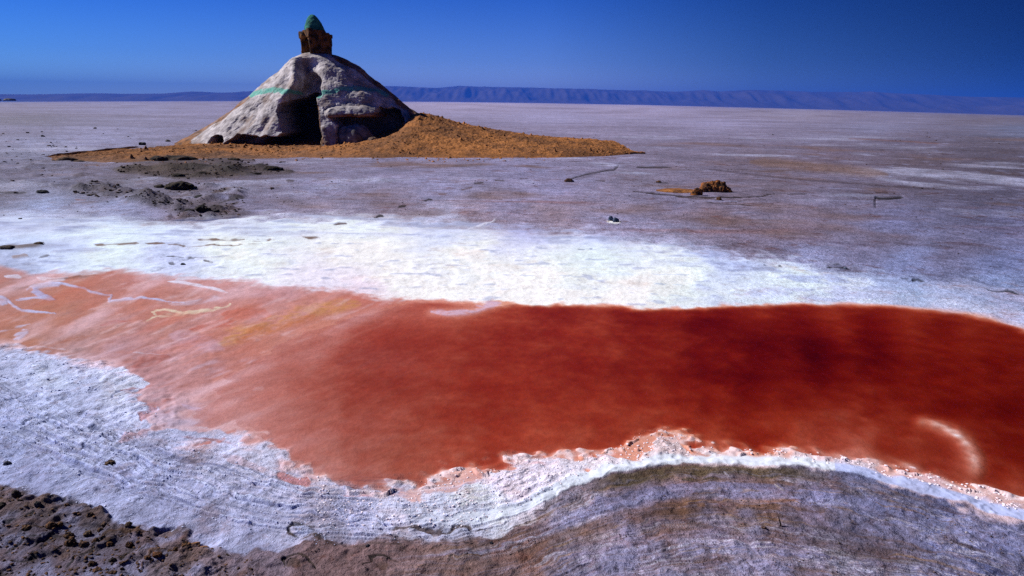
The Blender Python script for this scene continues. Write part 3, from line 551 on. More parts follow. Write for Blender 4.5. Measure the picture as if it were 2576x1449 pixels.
mark([(1170,1372),(1190,1374)], 2.4, (50,44,54), .8, .8); mark([(1125,1414),(1150,1408)], 2., (54,46,50), .8, -.8); mark([(1060,1437),(1076,1428)], 2.6, (60,52,58), .8, .6)
mark([(1340,1292),(1370,1284),(1400,1268),(1430,1262)], 2.0, (80, 66, 66), .7, -.8); mark([(1206,1318),(1212,1305),(1205,1292)], 3, (225, 230, 255), .85, .8); mark([(1398,1272),(1402,1255),(1425,1245)], 2.4, (205, 200, 225), .8, .7)
mark([(1717,1210),(1760,1204),(1810,1204)], 3, (86, 74, 56), .8, -.3); mark([(1717,1212),(1800,1208),(1828,1206)], 1.6, (60, 50, 42), .7, -.6); mark([(1822,1190),(1830,1200),(1834,1208)], 1.8, (180, 172, 190), .8, .6)
mark([(1946,1219),(1958,1228),(1968,1235)], 2.2, (190, 176, 176), .85, 1.0, rag=.3); mark([(1965,1222),(2000,1228),(2045,1232)], 5, (92, 72, 64), .7); mark([(2120,1236),(2150,1246),(2172,1254)], 6, (96, 78, 74), .6)
mark([(1720,1268),(1790,1264),(1830,1258),(1880,1262)], 2.4, (168, 128, 88), .6); mark([(1950,1259),(1990,1261),(2050,1262)], 2.2, (126, 76, 52), .75)
mark([(1762,1278),(1782,1282)], 4, (150, 104, 64), .6); mark([(1720,1315),(1760,1325),(1800,1338)], 6, (92, 66, 56), .6); mark([(2040,1276),(2070,1290),(2080,1300)], 9, (98, 72, 58), .6)
mark([(2280,1304),(2310,1308),(2340,1322)], 5, (96, 70, 62), .6); mark([(2398,1366),(2430,1378),(2476,1394)], 3.4, (70, 50, 48), .75, -.4); mark([(1800,1395),(1810,1378),(1818,1384)], 3, (150, 126, 108), .6)
mark([(2060,1394),(2160,1402),(2240,1412),(2330,1424)], 4, (128, 116, 118), .5); mark([(1740,1412),(1800,1420),(1850,1412)], 8, (98, 66, 52), .6); mark([(1980,1440),(2020,1436)], 5, (60, 52, 60), .6)
mark([(700,1192),(725,1205),(745,1213),(770,1215),(775,1205)], 9, (196, 110, 100), .7, -.4); mark([(355,1058),(372,1040),(385,1025)], 9, (190, 108, 100), .65, -.3); mark([(300,1115),(340,1100),(380,1088)], 7, (205, 150, 155), .5)
mark([(310,988),(345,978),(385,972)], 3, (165, 90, 78), .6); mark([(370,1020),(410,1010),(440,1005)], 3.0, (170, 82, 66), .7); mark([(450,1098),(520,1104),(560,1108),(590,1120)], 3.4, (160, 84, 78), .65)
mark([(460,1020),(480,1026),(510,1030)], 5, (208, 180, 210), .6); mark([(560,1150),(640,1178),(700,1200)], 8, (214, 176, 190), .45)
mark([(1200,1180),(1300,1164),(1400,1162)], 5, (226, 160, 160), .5); mark([(870,1252),(930,1246),(1000,1238)], 4, (222, 140, 132), .6); mark([(1470,1150),(1520,1148),(1570,1140)], 4, (205, 120, 110), .7)
HM = np.zeros(len(X))
for pts, w, c, k, h, soft, ky, rag, pad in MARKS:
    if h < 0: w = w * (1.0 if 560 < pts[0][1] < 760 else 1.15)
    if 600 < pts[0][1] < 700 and h < 0: rag = 1.3
    pd = w * 6 + 25
    arr = np.array(pts, float)
    ii = np.nonzero((Uf > arr[:, 0].min() - pd) & (Uf < arr[:, 0].max() + pd) & (Vf > arr[:, 1].min() - pd) & (Vf < arr[:, 1].max() + pd))[0]
    if len(ii) == 0: continue
    uu = Uf[ii]; vv = Vf[ii]
    jit = (small[ii] * 1.0 + N2[.8][ii] * .3) * rag
    wj = np.clip((N2[.32][ii] * .03 + N2[.13][ii] * .028 + N2[.055][ii] * .02) / mpx[ii], -12, 12) * min(rag * 1.6, 1.3)
    wk = np.clip((N2[.055][ii] * .02 + nz(.2, 90)[ii] * .03) * vscale[ii], -5, 5) * min(rag, 1.0) if False else wj * .35
    d, t = segdist(pts, uu + wj, vv + wk, ky, pad=pd)
    ww = w * (1 + jit) * (0.35 + 0.65 * np.clip(np.minimum(t, 1 - t) * 8, 0, 1))
    m = sst(1 + soft, 1 - .5 * min(soft, 1), d / np.maximum(ww, .3)) * k * np.clip((1.25 if h < 0 else .9) + 2.2 * max(rag, .5) * (small[ii] + .5 * N2[.055][ii]), .05, 1)
    COL[ii] = COL[ii] * (1 - m[:, None]) + alb(c) * m[:, None]
    if h: HM[ii] += h * w * mpx[ii] * sst(1.7, .3, d / np.maximum(ww, .4))
# clean bright salt around the two stones
d, _ = segdist([(1531, 559), (1545, 561.5), (1556, 560)], Uf, Vf, 1.6); m = sst(7, 3, d)[:, None] * .9; COL = COL * (1 - m) + white * m

# --- pool basin
us_ = Uw * .35 + Uf * .65 + np.clip((nz(.16, 101) * .05 + nz(.07, 102) * .03) / mpx, -16, 16); vs_ = Vw * .35 + Vf * .65 + np.clip((nz(.16, 103) * .05 + nz(.07, 104) * .035) * vscale, -14, 14) * np.where(Vf > 950, 1, .4)
ins = inside(POOL, us_, vs_)
dp, _ = segdist(POOL, us_, vs_, 1.3, closed=True, pad=900)
featherpx = np.where(Vf > 1000, np.where(Uf > 1750, 42, 34), 15.0)
featherpx = featherpx + 160 * sst(2650, 3000, Uf)
featherpx = featherpx + (70 - featherpx) * sst(1080, 900, Uf) * sst(1200, 1000, Vf)
sh = np.where(ins, np.clip(dp / featherpx, 0, 1), -np.clip(dp / 12, 0, 1))
RED = sample(depG, Uf + du * .3, Vf + dv * .3)[:, 0]
RED = RED * (1 + .07 * N2[.32] + .08 * N2[.8] + .13 * N2[.13] + .12 * N2[2.0] + .11 * N2[.055] + .14 * perlin2(X / 1.1, Y / .35, 44) * sst(700, 1100, Uf))
# pale shoals seen through the brine
for pts, w, k in (([(2320,1058),(2360,1068),(2400,1083),(2425,1104),(2440,1130),(2454,1155),(2454,1178)], 24, 1.0), ([(2380,1080),(2420,1110),(2440,1150)], 36, .45), ([(2090,1150),(2160,1135),(2240,1160),(2300,1175)], 22, .5)):
    d, t = segdist(pts, Uf + wj.mean() * 0, Vf, 1.2, pad=120); RED = RED * (1 - k * .62 * sst(1.8, .1, d / (w * .8)) * (1 + .5 * N2[.055] + .5 * N2[.13]))
lumps = sst(.12, .5, N2[.13] * .6 + N2[.055] * .5 + N2[.32] * .3)
shallow = sst(.95, .25, np.abs(sh)) * sst(1040, 1120, Vf) * sst(500, 800, Uf)
RED = RED * np.where(sh > 0, 1, 0)
d_t, _ = segdist([(1090, 785), (1130, 787), (1165, 785), (1200, 779), (1225, 770), (1260, 763)], Uf, Vf, 1.6)
RED *= .12 + .88 * sst(1, 34, d_t); RED *= sst(2, 9, d_t)
DEP = 0.030 * RED * sst(0, 1, sh) ** .8
vl = perlin2(((Uf - 600) * .38 + Vf * .92) / 70.0 + N2[.8] * .3, (-Uf * .92 + Vf * .38) / 330.0, 110) * .6 + perlin2(((Uf - 600) * .38 + Vf * .92) / 26.0, (-Uf * .92 + Vf * .38) / 190.0, 111) * .4 + N2[.32] * .12
wetz = ZM[1] * (1 - ZM[2])
vf = perlin2(((Uf - 600) * .38 + Vf * .92) / 9.0 + N2[.32] * .4, (-Uf * .92 + Vf * .38) / 110.0, 112) * .6 + perlin2(((Uf - 600) * .3 + Vf * .95) / 20.0 + N2[.8] * .3, (-Uf * .95 + Vf * .3) / 160.0, 113) * .5 + N2[.13] * .25 + N2[.055] * .15
wl = wetz * sst(1150, 850, Uf)
blend(wl * .45, COL * np.array([.80, .85, .93]))
blend(wl * sst(.15, .6, vf) * .35, alb((226, 190, 198))); blend(wl * sst(.15, .6, -vf) * .4, alb((168, 92, 70)))
blend(wl * sst(.1, .5, N2[.8] * .6 + vf * .4 + N2[2.0] * .5) * sst(840, 920, Vf) * .4, alb((190, 162, 196)))
blend(wetz * sst(1150, 800, Uf) * sst(.0, .5, vl) * .6, alb((226, 188, 202)))
blend(wetz * sst(1000, 600, Uf) * sst(.1, .6, -vl) * .45, alb((188, 96, 74)))
blend(sst(0, 1, sh) * sst(1150, 700, Uf) * .4, alb((218, 172, 178)))
arcd, _ = segdist([(2322,1060),(2360,1068),(2400,1083),(2425,1104),(2440,1130),(2452,1155),(2452,1176)], Uf + small * 9, Vf, 1.2, pad=90)
blend(sst(14, 1, arcd) * (.35 + .5 * sst(.0, .3, N2[.13] * .6 + N2[.32] * .5 + .1)), alb((250, 235, 245)))
RED = RED * (1 - .45 * sst(1100, 750, Uf) * sst(0, .6, vl))
shw = sst(1.0, .0, np.abs(sh)) * sst(1080, 1130, Vf) * sst(750, 950, Uf)
blend(shw * sst(-.25, .3, N2[.13] * .7 + N2[.055] * .6 + N2[.32] * .3) * .75, alb((248, 226, 236)))
# --- heights
crust = N2[.32] * .22 + N2[.13] * .34 + N2[.055] * .34 + N2[.024] * .22 + N2[.8] * .12
plates = np.clip(perlin2(X / .34 + N2[.8], Y / .12 + N2[.32] * .6, 45), -.5, .35)
crust = np.clip(crust, -.55, .8)
qx = X * .94 + Y * .34; qy = -X * .34 + Y * .94
def ter(lx, ly, s_, k_):
    q = perlin2(qx / lx + N2[.32] * .25, qy / ly + N2[.13] * .2, s_) * .7 + N2[.32] * .3 + N2[.13] * .28 + N2[.055] * .16
    q = q * k_; fq_ = q - np.floor(q); return np.floor(q) + sst(.36, .64, fq_), np.exp(-((fq_ - .5) / .14) ** 2)
t1, e1_ = ter(.55, .22, 46, 2.6); t2, e2_ = ter(.24, .10, 47, 2.2)
gate = np.clip(.2 / (2.2 * SPC) - .3, 0, 1)
crust = crust * .8 + gate * (t1 * .34 + t2 * .22)
crumb = np.clip(nz(.06, 48) * .7 + nz(.03, 49) * .6 - .12, 0, 1) * sst(-.1, .35, N2[.8] * .6 + N2[.32] * .5)
crust = crust + crumb * 1.1
edge_c = gate * (e1_ * .6 + e2_ * .4) * sst(.004, .014, AMP)
blend(edge_c * sst(0, .5, N2[.8] + .2) * (.28 - .2 * ZM[0] * (1 - ZM[1])), np.clip(COL * .62, 0, 1))
Hh = AMP * (1 - .55 * ZM[0] * (1 - ZM[1]) - .45 * ZM[2] * (1 - ZM[3])) * (crust * 1.1 + plates * .35 * sst(.012, .02, AMP)) + .0015 * (N2[.055] + N2[.13])
Hh += .35 * AMP + .006
Hh += 0.02 * N2[5.0] * sst(30, 10, RRv) * (DEP <= 0) * sst(8, 10, RRv)
Hh += (stripe * .003 + s5 * .002 + s4 * .0012 + np.clip(nb, 0, 1) * .003) * below + ((s1 * .5 + s2 * .4) * .012 + s6 * .010 + s5 * .005 + s4 * .002 - rl_ * .006) * rut
Hh += HM + CL + PANH
dpo = np.where(ins, 0, np.minimum(dp, 99))
Hh = Hh * (.12 + .88 * sst(0, 55, np.where(ins, 0, np.minimum(dp, 99))) ** .8)
berm = sst(-22, -6, OFF) * sst(8, 0, OFF) * sst(1150, 1450, Uf); Hh += berm * .004
Z = np.where(DEP > 0, np.minimum(Hh * .3 - DEP * .4 - .001, -.0005 - DEP * .3), np.maximum(Hh, .001) * sst(0, 22, dpo) - .001 * (1 - sst(0, 22, dpo)))
Z = np.where(DEP > 0, Z + shallow * np.clip(nz(.09, 105) * .6 + nz(.04, 106) * .5 + .12, 0, 1) * (.010 + .012 * sst(.6, .1, sh)), Z)
COLw = COL.copy()
pk = (shallow * (DEP > 0) * lumps * .5 * sst(.02, .01, DEP))[:, None]; COL = COL * (1 - pk) + alb((240, 205, 210)) * pk
# far flat: the ground swells and dips a little before the hills
hz_line = 724.5 - (457.8) + (Uf - 1288) * math.tan(ROLL)
delta = (hz_line - np.interp(Uf, HORIZON[:, 0], HORIZON[:, 1])) / FPX / (1 + (457.8/FPX)**2) ** .5 * 1.0
FAR = lambda r, dlt: r * dlt * sst(45, 420, r)
dlt = np.where(front & (Y > 0), np.clip(delta, -.012, .012), 0)
Z = Z + FAR(RRv, dlt) * np.where(RRv > 40, 1, 0)
PZ = Z.reshape(NR, NA)
i0 = np.arange(NR - 1)[:, None] * NA; j0 = np.arange(NA)[None, :]; j1 = (j0 + 1) % NA
quads = np.stack([i0 + j0, i0 + j1, i0 + NA + j1, i0 + NA + j0], -1).reshape(-1, 4)[:, ::-1]
co = np.stack([X, Y, Z], 1)
COL = np.clip(COL, .002, .93)
# close the sheet under the camera
co = np.concatenate([co, [[0, 0, .01]]]); cen = len(co) - 1
z0_, z1_, z2_, z3_, z4_ = 1 - ZM[0], ZM[0] * (1 - ZM[1]), ZM[1] * (1 - ZM[2]), ZM[2] * (1 - ZM[3]), ZM[3]
DRY = np.clip(1 - z1_ * (.50 * sst(2400, 1500, Uf) + .2) - .3 * z3_ - z2_ * .72 - .5 * rimw, .15, 1)
COLg = np.concatenate([COL, DRY[:, None]], 1); COLg = np.concatenate([COLg, COLg[:1]])
ground = mesh_obj("ground", co, quads, MAT_GROUND, col=COLg)
import bmesh
bm = bmesh.new(); bm.from_mesh(ground.data); bm.verts.ensure_lookup_table()
for j in range(NA):
    try: bm.faces.new((bm.verts[cen], bm.verts[(j + 1) % NA], bm.verts[j]))
    except ValueError: pass
bm.to_mesh(ground.data); bm.free()
tag(ground, "pale salt pan with white crust, pink shallows and brown dried mud", None, kind="structure")
def ground_z(x, y):
    r = math.hypot(x, y); a = math.atan2(x, y)
    i = int(np.clip(np.searchsorted(rr, r), 0, NR - 1)); j = int(np.argmin(np.abs(az[:1500] - a)))
    return float(PZ[i, j])

# ------------------------------------------------------------------ brine in the pool
m, N, L = new_mat("red_brine")
out = N.new("ShaderNodeOutputMaterial"); tr = N.new("ShaderNodeBsdfTransparent"); gl = N.new("ShaderNodeBsdfGlossy"); gl.inputs['Roughness'].default_value = 0.06
fr = N.new("ShaderNodeFresnel"); fr.inputs['IOR'].default_value = 1.33; mxs = N.new("ShaderNodeMixShader")
nn = N.new("ShaderNodeTexNoise"); nn.inputs['Scale'].default_value = 9; nn.inputs['Detail'].default_value = 4
gg = N.new("ShaderNodeNewGeometry"); L.new(gg.outputs['Position'], nn.inputs['Vector'])
bp = N.new("ShaderNodeBump"); bp.inputs['Strength'].default_value = .2; bp.inputs['Distance'].default_value = .006
L.new(nn.outputs[0], bp.inputs['Height']); L.new(bp.outputs[0], gl.inputs['Normal'])
mf = N.new("ShaderNodeMath"); mf.operation = 'MULTIPLY'; mf.inputs[1].default_value = .045; L.new(fr.outputs[0], mf.inputs[0])
ta = N.new("ShaderNodeAttribute"); ta.attribute_name = "tone"; L.new(ta.outputs['Color'], tr.inputs['Color'])
L.new(mf.outputs[0], mxs.inputs[0]); L.new(tr.outputs[0], mxs.inputs[1]); L.new(gl.outputs[0], mxs.inputs[2]); L.new(mxs.outputs[0], out.inputs['Surface'])
MAT_BRINE = m
near_w = (sh > -.9) & (Y > .3) & (np.arange(len(X)) < NR * NA)
qm = near_w[quads].all(1); wq = quads[qm]; used = np.unique(wq); remap = -np.ones(len(X), np.int64); remap[used] = np.arange(len(used))
TINT = np.exp(-np.outer(DEP[used] * 2.15, np.array([8.6, 22.5, 29.0])))
wco = np.stack([X[used], Y[used], np.full(len(used), -.0015)], 1)
wpool = mesh_obj("water", wco, remap[wq], MAT_BRINE, col=TINT)
tag(wpool, "deep red brine pool between white salt shores", None, kind="structure")

# ------------------------------------------------------------------ sand apron round the mound
YC = 28.0
CREST = [(640,372),(760,372),(860,362),(930,352),(985,340),(1020,318),(1040,298),(1060,291),(1090,298),(1152,317),(1202,327),(1242,335),(1300,344),(1359,353)]
cx = []; cz = []
for u, v in CREST:
    p = at_depth(u, v, YC - .8); cx.append(p[0]); cz.append(max(0, p[2]))
FR = [ground_at(*p)[:2] for p in [(105,401),(150,408),(230,412),(330,411),(500,404),(700,400),(860,400),(1158,399),(1392,399),(1525,394),(1600,387)]]
BK = [ground_at(*p)[:2] for p in [(105,399),(170,391),(250,384),(400,365),(460,352),(620,340),(860,338),(1100,338),(1242,340),(1359,352),(1425,363),(1525,374),(1600,386)]]
fx = np.array([p[0] for p in FR]); fy = np.array([p[1] for p in FR]); bx_ = np.array([p[0] for p in BK]); by_ = np.array([p[1] for p in BK])
o1 = np.argsort(fx); o2 = np.argsort(bx_)
nx, ny = 900, 420
xs = np.linspace(fx.min() - .3, max(fx.max(), bx_.max()) + .3, nx); tt = np.linspace(-.08, 1.05, ny)
XS, TT = np.meshgrid(xs, tt, indexing='ij')
yf = np.interp(xs, fx[o1], fy[o1])[:, None]; yb = np.interp(xs, bx_[o2], by_[o2])[:, None]; yb = np.maximum(yb, yf + .05)
YS = yf + (yb - yf) * TT
xs_ = XS.ravel(); ys_ = YS.ravel()
def n2(l, s): return perlin2(xs_ / l, ys_ / l, s)
Hc = np.interp(xs_, cx, cz)
yc_ = YC - .8
fr_ = np.repeat(yf.ravel(), ny); bk_ = np.repeat(yb.ravel(), ny)
tf = np.clip((ys_ - fr_) / np.maximum(yc_ - fr_, .5), 0, 1); tb = np.clip((bk_ + 1.2 - ys_) / np.maximum(bk_ + 1.2 - yc_, .5), 0, 1)
prof = np.where(ys_ < yc_, tf ** 1.25, tb)
edge = sst(-.01, .10, TT.ravel()) * sst(1.03, .92, TT.ravel())
tipx = sst(0, 3.5, np.minimum(xs_ - xs[0] - .3, xs[-1] - .3 - xs_))
zs = Hc * prof + edge * tipx * (.08 + .04 * n2(2.0, 5)) - .02 + .065 * edge
rough = n2(.55, 1) * .035 + n2(.22, 2) * .024 + n2(.1, 3) * .018 + n2(.05, 4) * .012
zs = zs + rough * (edge * .9 + .1) + .03 * np.clip(n2(1.2, 6), -.2, 1)
# rubble: sparse crumbs
cr_ = np.clip(n2(.16, 9) - .55, 0, 1) * .28 * sst(.3, .7, n2(2.2, 10) + .5); zs += cr_
sandc = alb((168, 108, 60)); sandd = alb((116, 76, 48)); sandg = alb((112, 84, 72))
k1 = sst(-.6, .6, n2(.4, 11) * .5 + n2(1.6, 12) * .7 + n2(.12, 13) * .5 + n2(4.0, 15) * .6)[:, None]
cs = sandd * (1 - k1) + sandc * k1
lf = sst(-8.0, -14.5, xs_)[:, None] * .55; cs = cs * (1 - lf) + sandd * lf
fe = (sst(.16, .0, TT.ravel() + n2(.5, 14) * .06) * sst(-2, -9, xs_) * .7)[:, None]; cs = cs * (1 - fe) + sandg * fe
ii = np.arange(nx - 1)[:, None] * ny + np.arange(ny - 1)[None]
fq = np.stack([ii, ii + ny, ii + ny + 1, ii + 1], -1).reshape(-1, 4)
sand = mesh_obj("sand_bank", np.stack([xs_, ys_, zs], 1), fq, MAT_SAND, col=np.clip(cs, .002, .9))
tag(sand, "bank of orange brown sand spreading round the foot of the mound", None, kind="structure")
ZSg = zs.reshape(nx, ny)
def sand_z(x, y):
    i = int(np.clip(np.searchsorted(xs, x), 0, nx - 1)); col = YS[i]; j = int(np.clip(np.searchsorted(col, y), 0, ny - 1)); return float(ZSg[i, j])

# ------------------------------------------------------------------ the domed mound
def z1(X_, Y_): return (402.5 + .3125 * X_, .3125 * Y_)
def zp(L_): return [z1(*p) for p in L_]
LEFT = [(1215,424),(1185,426),(1140,432),(1060,470),(1000,520),(940,590),(880,640),(800,710),(740,765),(700,795),(640,840),(600,880),(540,920),(450,985),(400,1020),(300,1075),(200,1125),(100,1170)]
RIGHT = [(1225,424),(1330,426),(1400,440),(1500,480),(1640,570),(1760,670),(1830,730),(1900,790),(1980,860),(2080,925),(2150,1000),(2220,1100),(2260,1170)]
lp = np.array([at_depth(*z1(*p), 28.0) for p in LEFT]); rp = np.array([at_depth(*z1(*p), 28.0) for p in RIGHT])
ztop = max(lp[0, 2], rp[0, 2]); 
def xl(z): return np.interp(-z, -lp[:, 2], lp[:, 0])
def xr(z): return np.interp(-z, -rp[:, 2], rp[:, 0])
na, ns = 1300, 520
aa = np.concatenate([np.linspace(-math.pi * 1.02, math.pi * .02, 1060), np.linspace(math.pi * .02, math.pi * .98, 242)[1:-1]]); na = len(aa)
sgrid = np.linspace(0, 1, ns)
xc = lp[0, 0] + .02
# z levels: denser at the top where the surface is flat
zz = ztop * (1 - (1 - sgrid) ** 1.0); zz = -0.25 + (ztop + .25) * np.sin(sgrid * math.pi / 2) ** .9
zz[-1] = ztop
AAm, ZZm = np.meshgrid(aa, zz, indexing='ij')
w0 = (xr(0.0) - xl(0.0)); g = np.clip((xr(ZZm) - xl(ZZm)) / w0, 0, 1.2)
ca, sa = np.cos(AAm), np.sin(AAm)
Rx = np.where(ca > 0, xr(ZZm) - xc, xc - xl(ZZm)); Ry = np.where(sa < 0, 4.2, 4.0) * g ** .85
lowL = 1.0
MX = xc + Rx * ca; MY = 28.3 + Ry * sa
# apex ring collapses
sh_m = MX.shape; mx_ = MX.ravel().copy(); my_ = MY.ravel().copy(); mz_ = ZZm.ravel().copy()
U1, V1 = survey(mx_, my_, mz_)
XX = (U1 - 402.5) / .3125; YY = V1 / .3125      # close-up coordinates of the front face
frontm = (np.sin(AAm).ravel() < .05)
Nw = fbm3(mx_, my_, mz_, .5, 3, 3) ; Nw2 = fbm3(mx_, my_, mz_, .5, 3, 13)
XXw = XX + Nw * 9; YYw = YY + Nw2 * 9
def polymask(P, soft):
    i_ = inside(P, XXw, YYw); d, _ = segdist(P, XXw, YYw, 1.0, closed=True, pad=400)
    return sst(-soft, soft, np.where(i_, d, -d))
def gb(x, y, rx, ry, ang=0):
    c, s = math.cos(math.radians(ang)), math.sin(math.radians(ang)); dx = XX - x; dy = YY - y
    return np.exp(-(((dx * c + dy * s) / rx) ** 2 + ((-dx * s + dy * c) / ry) ** 2))
CAVE = [(1085,790),(1110,762),(1180,748),(1240,752),(1262,830),(1272,960),(1290,1060),(1302,1125),(1290,1240),(820,1260),(800,1200),(795,1115),(860,1100),(940,1112),(985,1080),(975,1000),(948,900),(960,850),(1030,810)]
ALC = [(1112,700),(1130,640),(1165,604),(1235,598),(1272,640),(1280,760),(1240,770),(1090,790),(1060,780),(1090,730)]
HOL = [(1375,945),(1560,950),(1735,945),(1752,880),(1775,856),(1800,885),(1860,868),(1925,885),(1950,950),(1975,1065),(1900,1105),(1760,1130),(1700,1200),(1440,1200),(1418,1150),(1420,1040),(1435,1010),(1385,965)]
U1L = [(395,1150),(420,1108),(450,1092),(492,1098),(504,1130),(490,1170),(430,1175)]
U2L = [(500,1175),(520,1150),(570,1125),(620,1082),(690,1086),(760,1096),(800,1108),(802,1240),(520,1240)]
push = 0.0
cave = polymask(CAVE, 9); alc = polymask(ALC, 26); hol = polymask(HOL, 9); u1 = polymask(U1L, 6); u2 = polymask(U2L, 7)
push = 3.0 * cave
# the lit fold left of the entrance with a hollow on its right
foldx = np.interp(YY, [420, 470, 560, 640, 690, 740, 800, 900], [1110, 1098, 1102, 1112, 1095, 1050, 1000, 950])
dxf = XX - foldx
fold = np.where(dxf > 0, np.exp(-(dxf / 170.0) ** 2), np.exp(-(dxf / 26.0) ** 2)) * sst(425, 520, YY) * sst(860, 780, YY)
ridge = np.exp(-((dxf + 22) / 34.0) ** 2) * sst(430, 520, YY) * sst(840, 760, YY)
stepr = sst(-6, 40, dxf) * np.exp(-(np.clip(dxf, 0, None) / 150.0) ** 2) * sst(430, 540, YY) * sst(900, 780, YY)
pm = .75 * stepr - .20 * ridge + .75 * alc
pm += .10 * gb(1020, 660, 42, 40, 20) + .09 * gb(1245, 500, 65, 80) + .07 * gb(1400, 625, 80, 70) + .05 * gb(1560, 680, 90, 44) + .12 * gb(1235, 640, 60, 36) + .08 * gb(1860, 800, 34, 60, 30)
pm -= .07 * gb(1330, 560, 90, 140) + .06 * gb(1480, 600, 80, 110, 15) + .12 * gb(1650, 780, 140, 60) + .10 * gb(900, 950, 90, 180, 35)
pm += .07 * gb(1500, 820, 110, 30) + .06 * gb(800, 900, 25, 170, 35) + .07 * gb(700, 960, 22, 160, 38) + .06 * gb(600, 1000, 18, 110, 42) + .09 * gb(850, 1010, 26, 70, 30) + .06 * gb(960, 560, 30, 80, 30)
# hanging roll over the right hollow, arch at its right end
dl, _ = segdist([(1365, 905), (1440, 893), (1560, 897), (1735, 893)], XXw, YYw, 1.0, pad=200)
pm -= .20 * np.sqrt(np.clip(1 - (dl / 44) ** 2, 0, 1))
pm += .16 * sst(24, 4, segdist([(1335, 892), (1370, 862), (1395, 848)], XXw, YYw, 1, pad=120)[0]) + .10 * sst(14, 3, segdist([(1400, 858), (1450, 852)], XXw, YYw, 1, pad=120)[0])
pm += 1.7 * hol + .9 * u1 + 1.0 * u2
pm -= .10 * np.exp(-((XX - 1330) / 50) ** 2) * sst(980, 1040, YY) * sst(1250, 1150, YY)
push = push + np.where(cave > .5, 0, pm) * (1 - cave)
push += .05 * fbm3(mx_, my_, mz_, .8, 3, 21) + .022 * fbm3(mx_, my_, mz_, .22, 3, 25) + .014 * np.clip(fbm3(mx_, my_, mz_, .09, 2, 27), -.2, 1) + .05 * np.sin((XX + YY * .9) / 34.0 + Nw) * sst(1000, 700, XX) * sst(640, 800, YY)
push = push * frontm
my_ = my_ + push
# flared bottom skin crust and overall lumpiness of the rear
rn = .07 * fbm3(mx_, my_, mz_, 1.0, 3, 30); mx_ += rn * np.cos(AAm).ravel(); mz_ += .03 * fbm3(mx_, my_, mz_, .4, 3, 33) * sst(ztop + .1, ztop - .3, mz_)
grey = alb((212, 202, 206)); greyd = alb((146, 136, 140)); earth = alb((150, 98, 56)); earthd = alb((84, 56, 36)); teal = alb((88, 172, 158))
kk = sst(-.9, .9, fbm3(mx_, my_, mz_, .35, 4, 40))[:, None]
mc = greyd * (1 - kk) + grey * kk
st_ = (sst(.12, .6, fbm3(mx_, my_, mz_ * .35, .55, 4, 44)) * .5)[:, None]; mc = mc * (1 - st_) + alb((134, 104, 84)) * st_
st_ = (sst(.2, .55, fbm3(mx_, my_, mz_ * .5, .16, 3, 46)) * .4)[:, None]; mc = mc * (1 - st_) + alb((112, 98, 96)) * st_
cave_shade = alb((40, 32, 30)); q_ = np.clip(cave * 1.2 + hol * .7, 0, .95)[:, None]; mc = mc * (1 - q_) + cave_shade * q_  # shade inside the cave and hollow painted in as a near-black colour
# painted band
for pts, w in (([(742,764),(800,742),(850,728),(900,722),(960,722),(1010,742),(1062,744)], 17), ([(1272,772),(1300,752),(1330,742),(1400,735),(1460,720),(1560,712),(1650,718),(1720,728),(1790,740),(1835,756)], 15)):
    d, t = segdist(pts, XXw, YYw, 1.1, pad=100)
    b = (sst(w * 1.55, w * .95, d + Nw2 * 6) * (.80 + .4 * Nw + .35 * fbm3(mx_, my_, mz_, .14, 3, 61)) * frontm)[:, None]; b = np.clip(b, 0, .85); mc = mc * (1 - b) + teal * b
# bare earth: behind the plaster edge, under the skirt, round the hollow
lineR = np.interp(YY, [430,510,560,630,700,760,840,900,960,1040,1100], [1345,1455,1570,1660,1755,1835,1900,1985,2040,2030,1960])
lineL = np.interp(YY, [760,790,850,880,900,960,1000,1060,1130], [715,718,655,610,575,520,425,345,250])
bare = sst(-8, 12, XXw - lineR) * (YY > 425) + sst(8, -10, XXw - lineL) * (YY > 775)
bare = np.where(frontm, bare, 1.0)
dh, _ = segdist([(1380, 930), (1560, 935), (1740, 930)], XXw, YYw, 1.0, pad=80)
bare = bare + sst(26, 12, dh) + .9 * sst(16, 6, segdist([(1268,850),(1282,960),(1296,1060),(1315,1150)], XXw, YYw, 1, pad=90)[0]) + .8 * u1 + .8 * u2 + .4 * sst(1120, 1180, YYw) + .5 * sst(30, 10, segdist([(1330,1040),(1350,1160)], XXw, YYw, 1, pad=90)[0])
bare = np.clip(bare * (.85 + .4 * Nw), 0, 1)[:, None]
ek = sst(-.6, .6, fbm3(mx_, my_, mz_, .3, 3, 50))[:, None]; ec = earthd * (1 - ek) + earth * ek
mc = mc * (1 - bare) + ec * bare
ii = np.arange(na)[:, None] * ns + np.arange(ns - 1)[None]; jj = ((np.arange(na) + 1) % na)[:, None] * ns + np.arange(ns - 1)[None]
fq = np.stack([ii, jj, jj + 1, ii + 1], -1).reshape(-1, 4)
shrine = empty("mound_shrine", (xc, 28.3, 0))
tag(shrine, "grey domed mound with dark doorway and green topped kiosk, on brown sand", "mound monument")
mco = np.stack([mx_ - xc, my_ - 28.3, mz_], 1)
shell = mesh_obj("plaster_mound", mco, fq, MAT_PLASTER, parent=shrine, col=np.clip(mc, .002, .9))
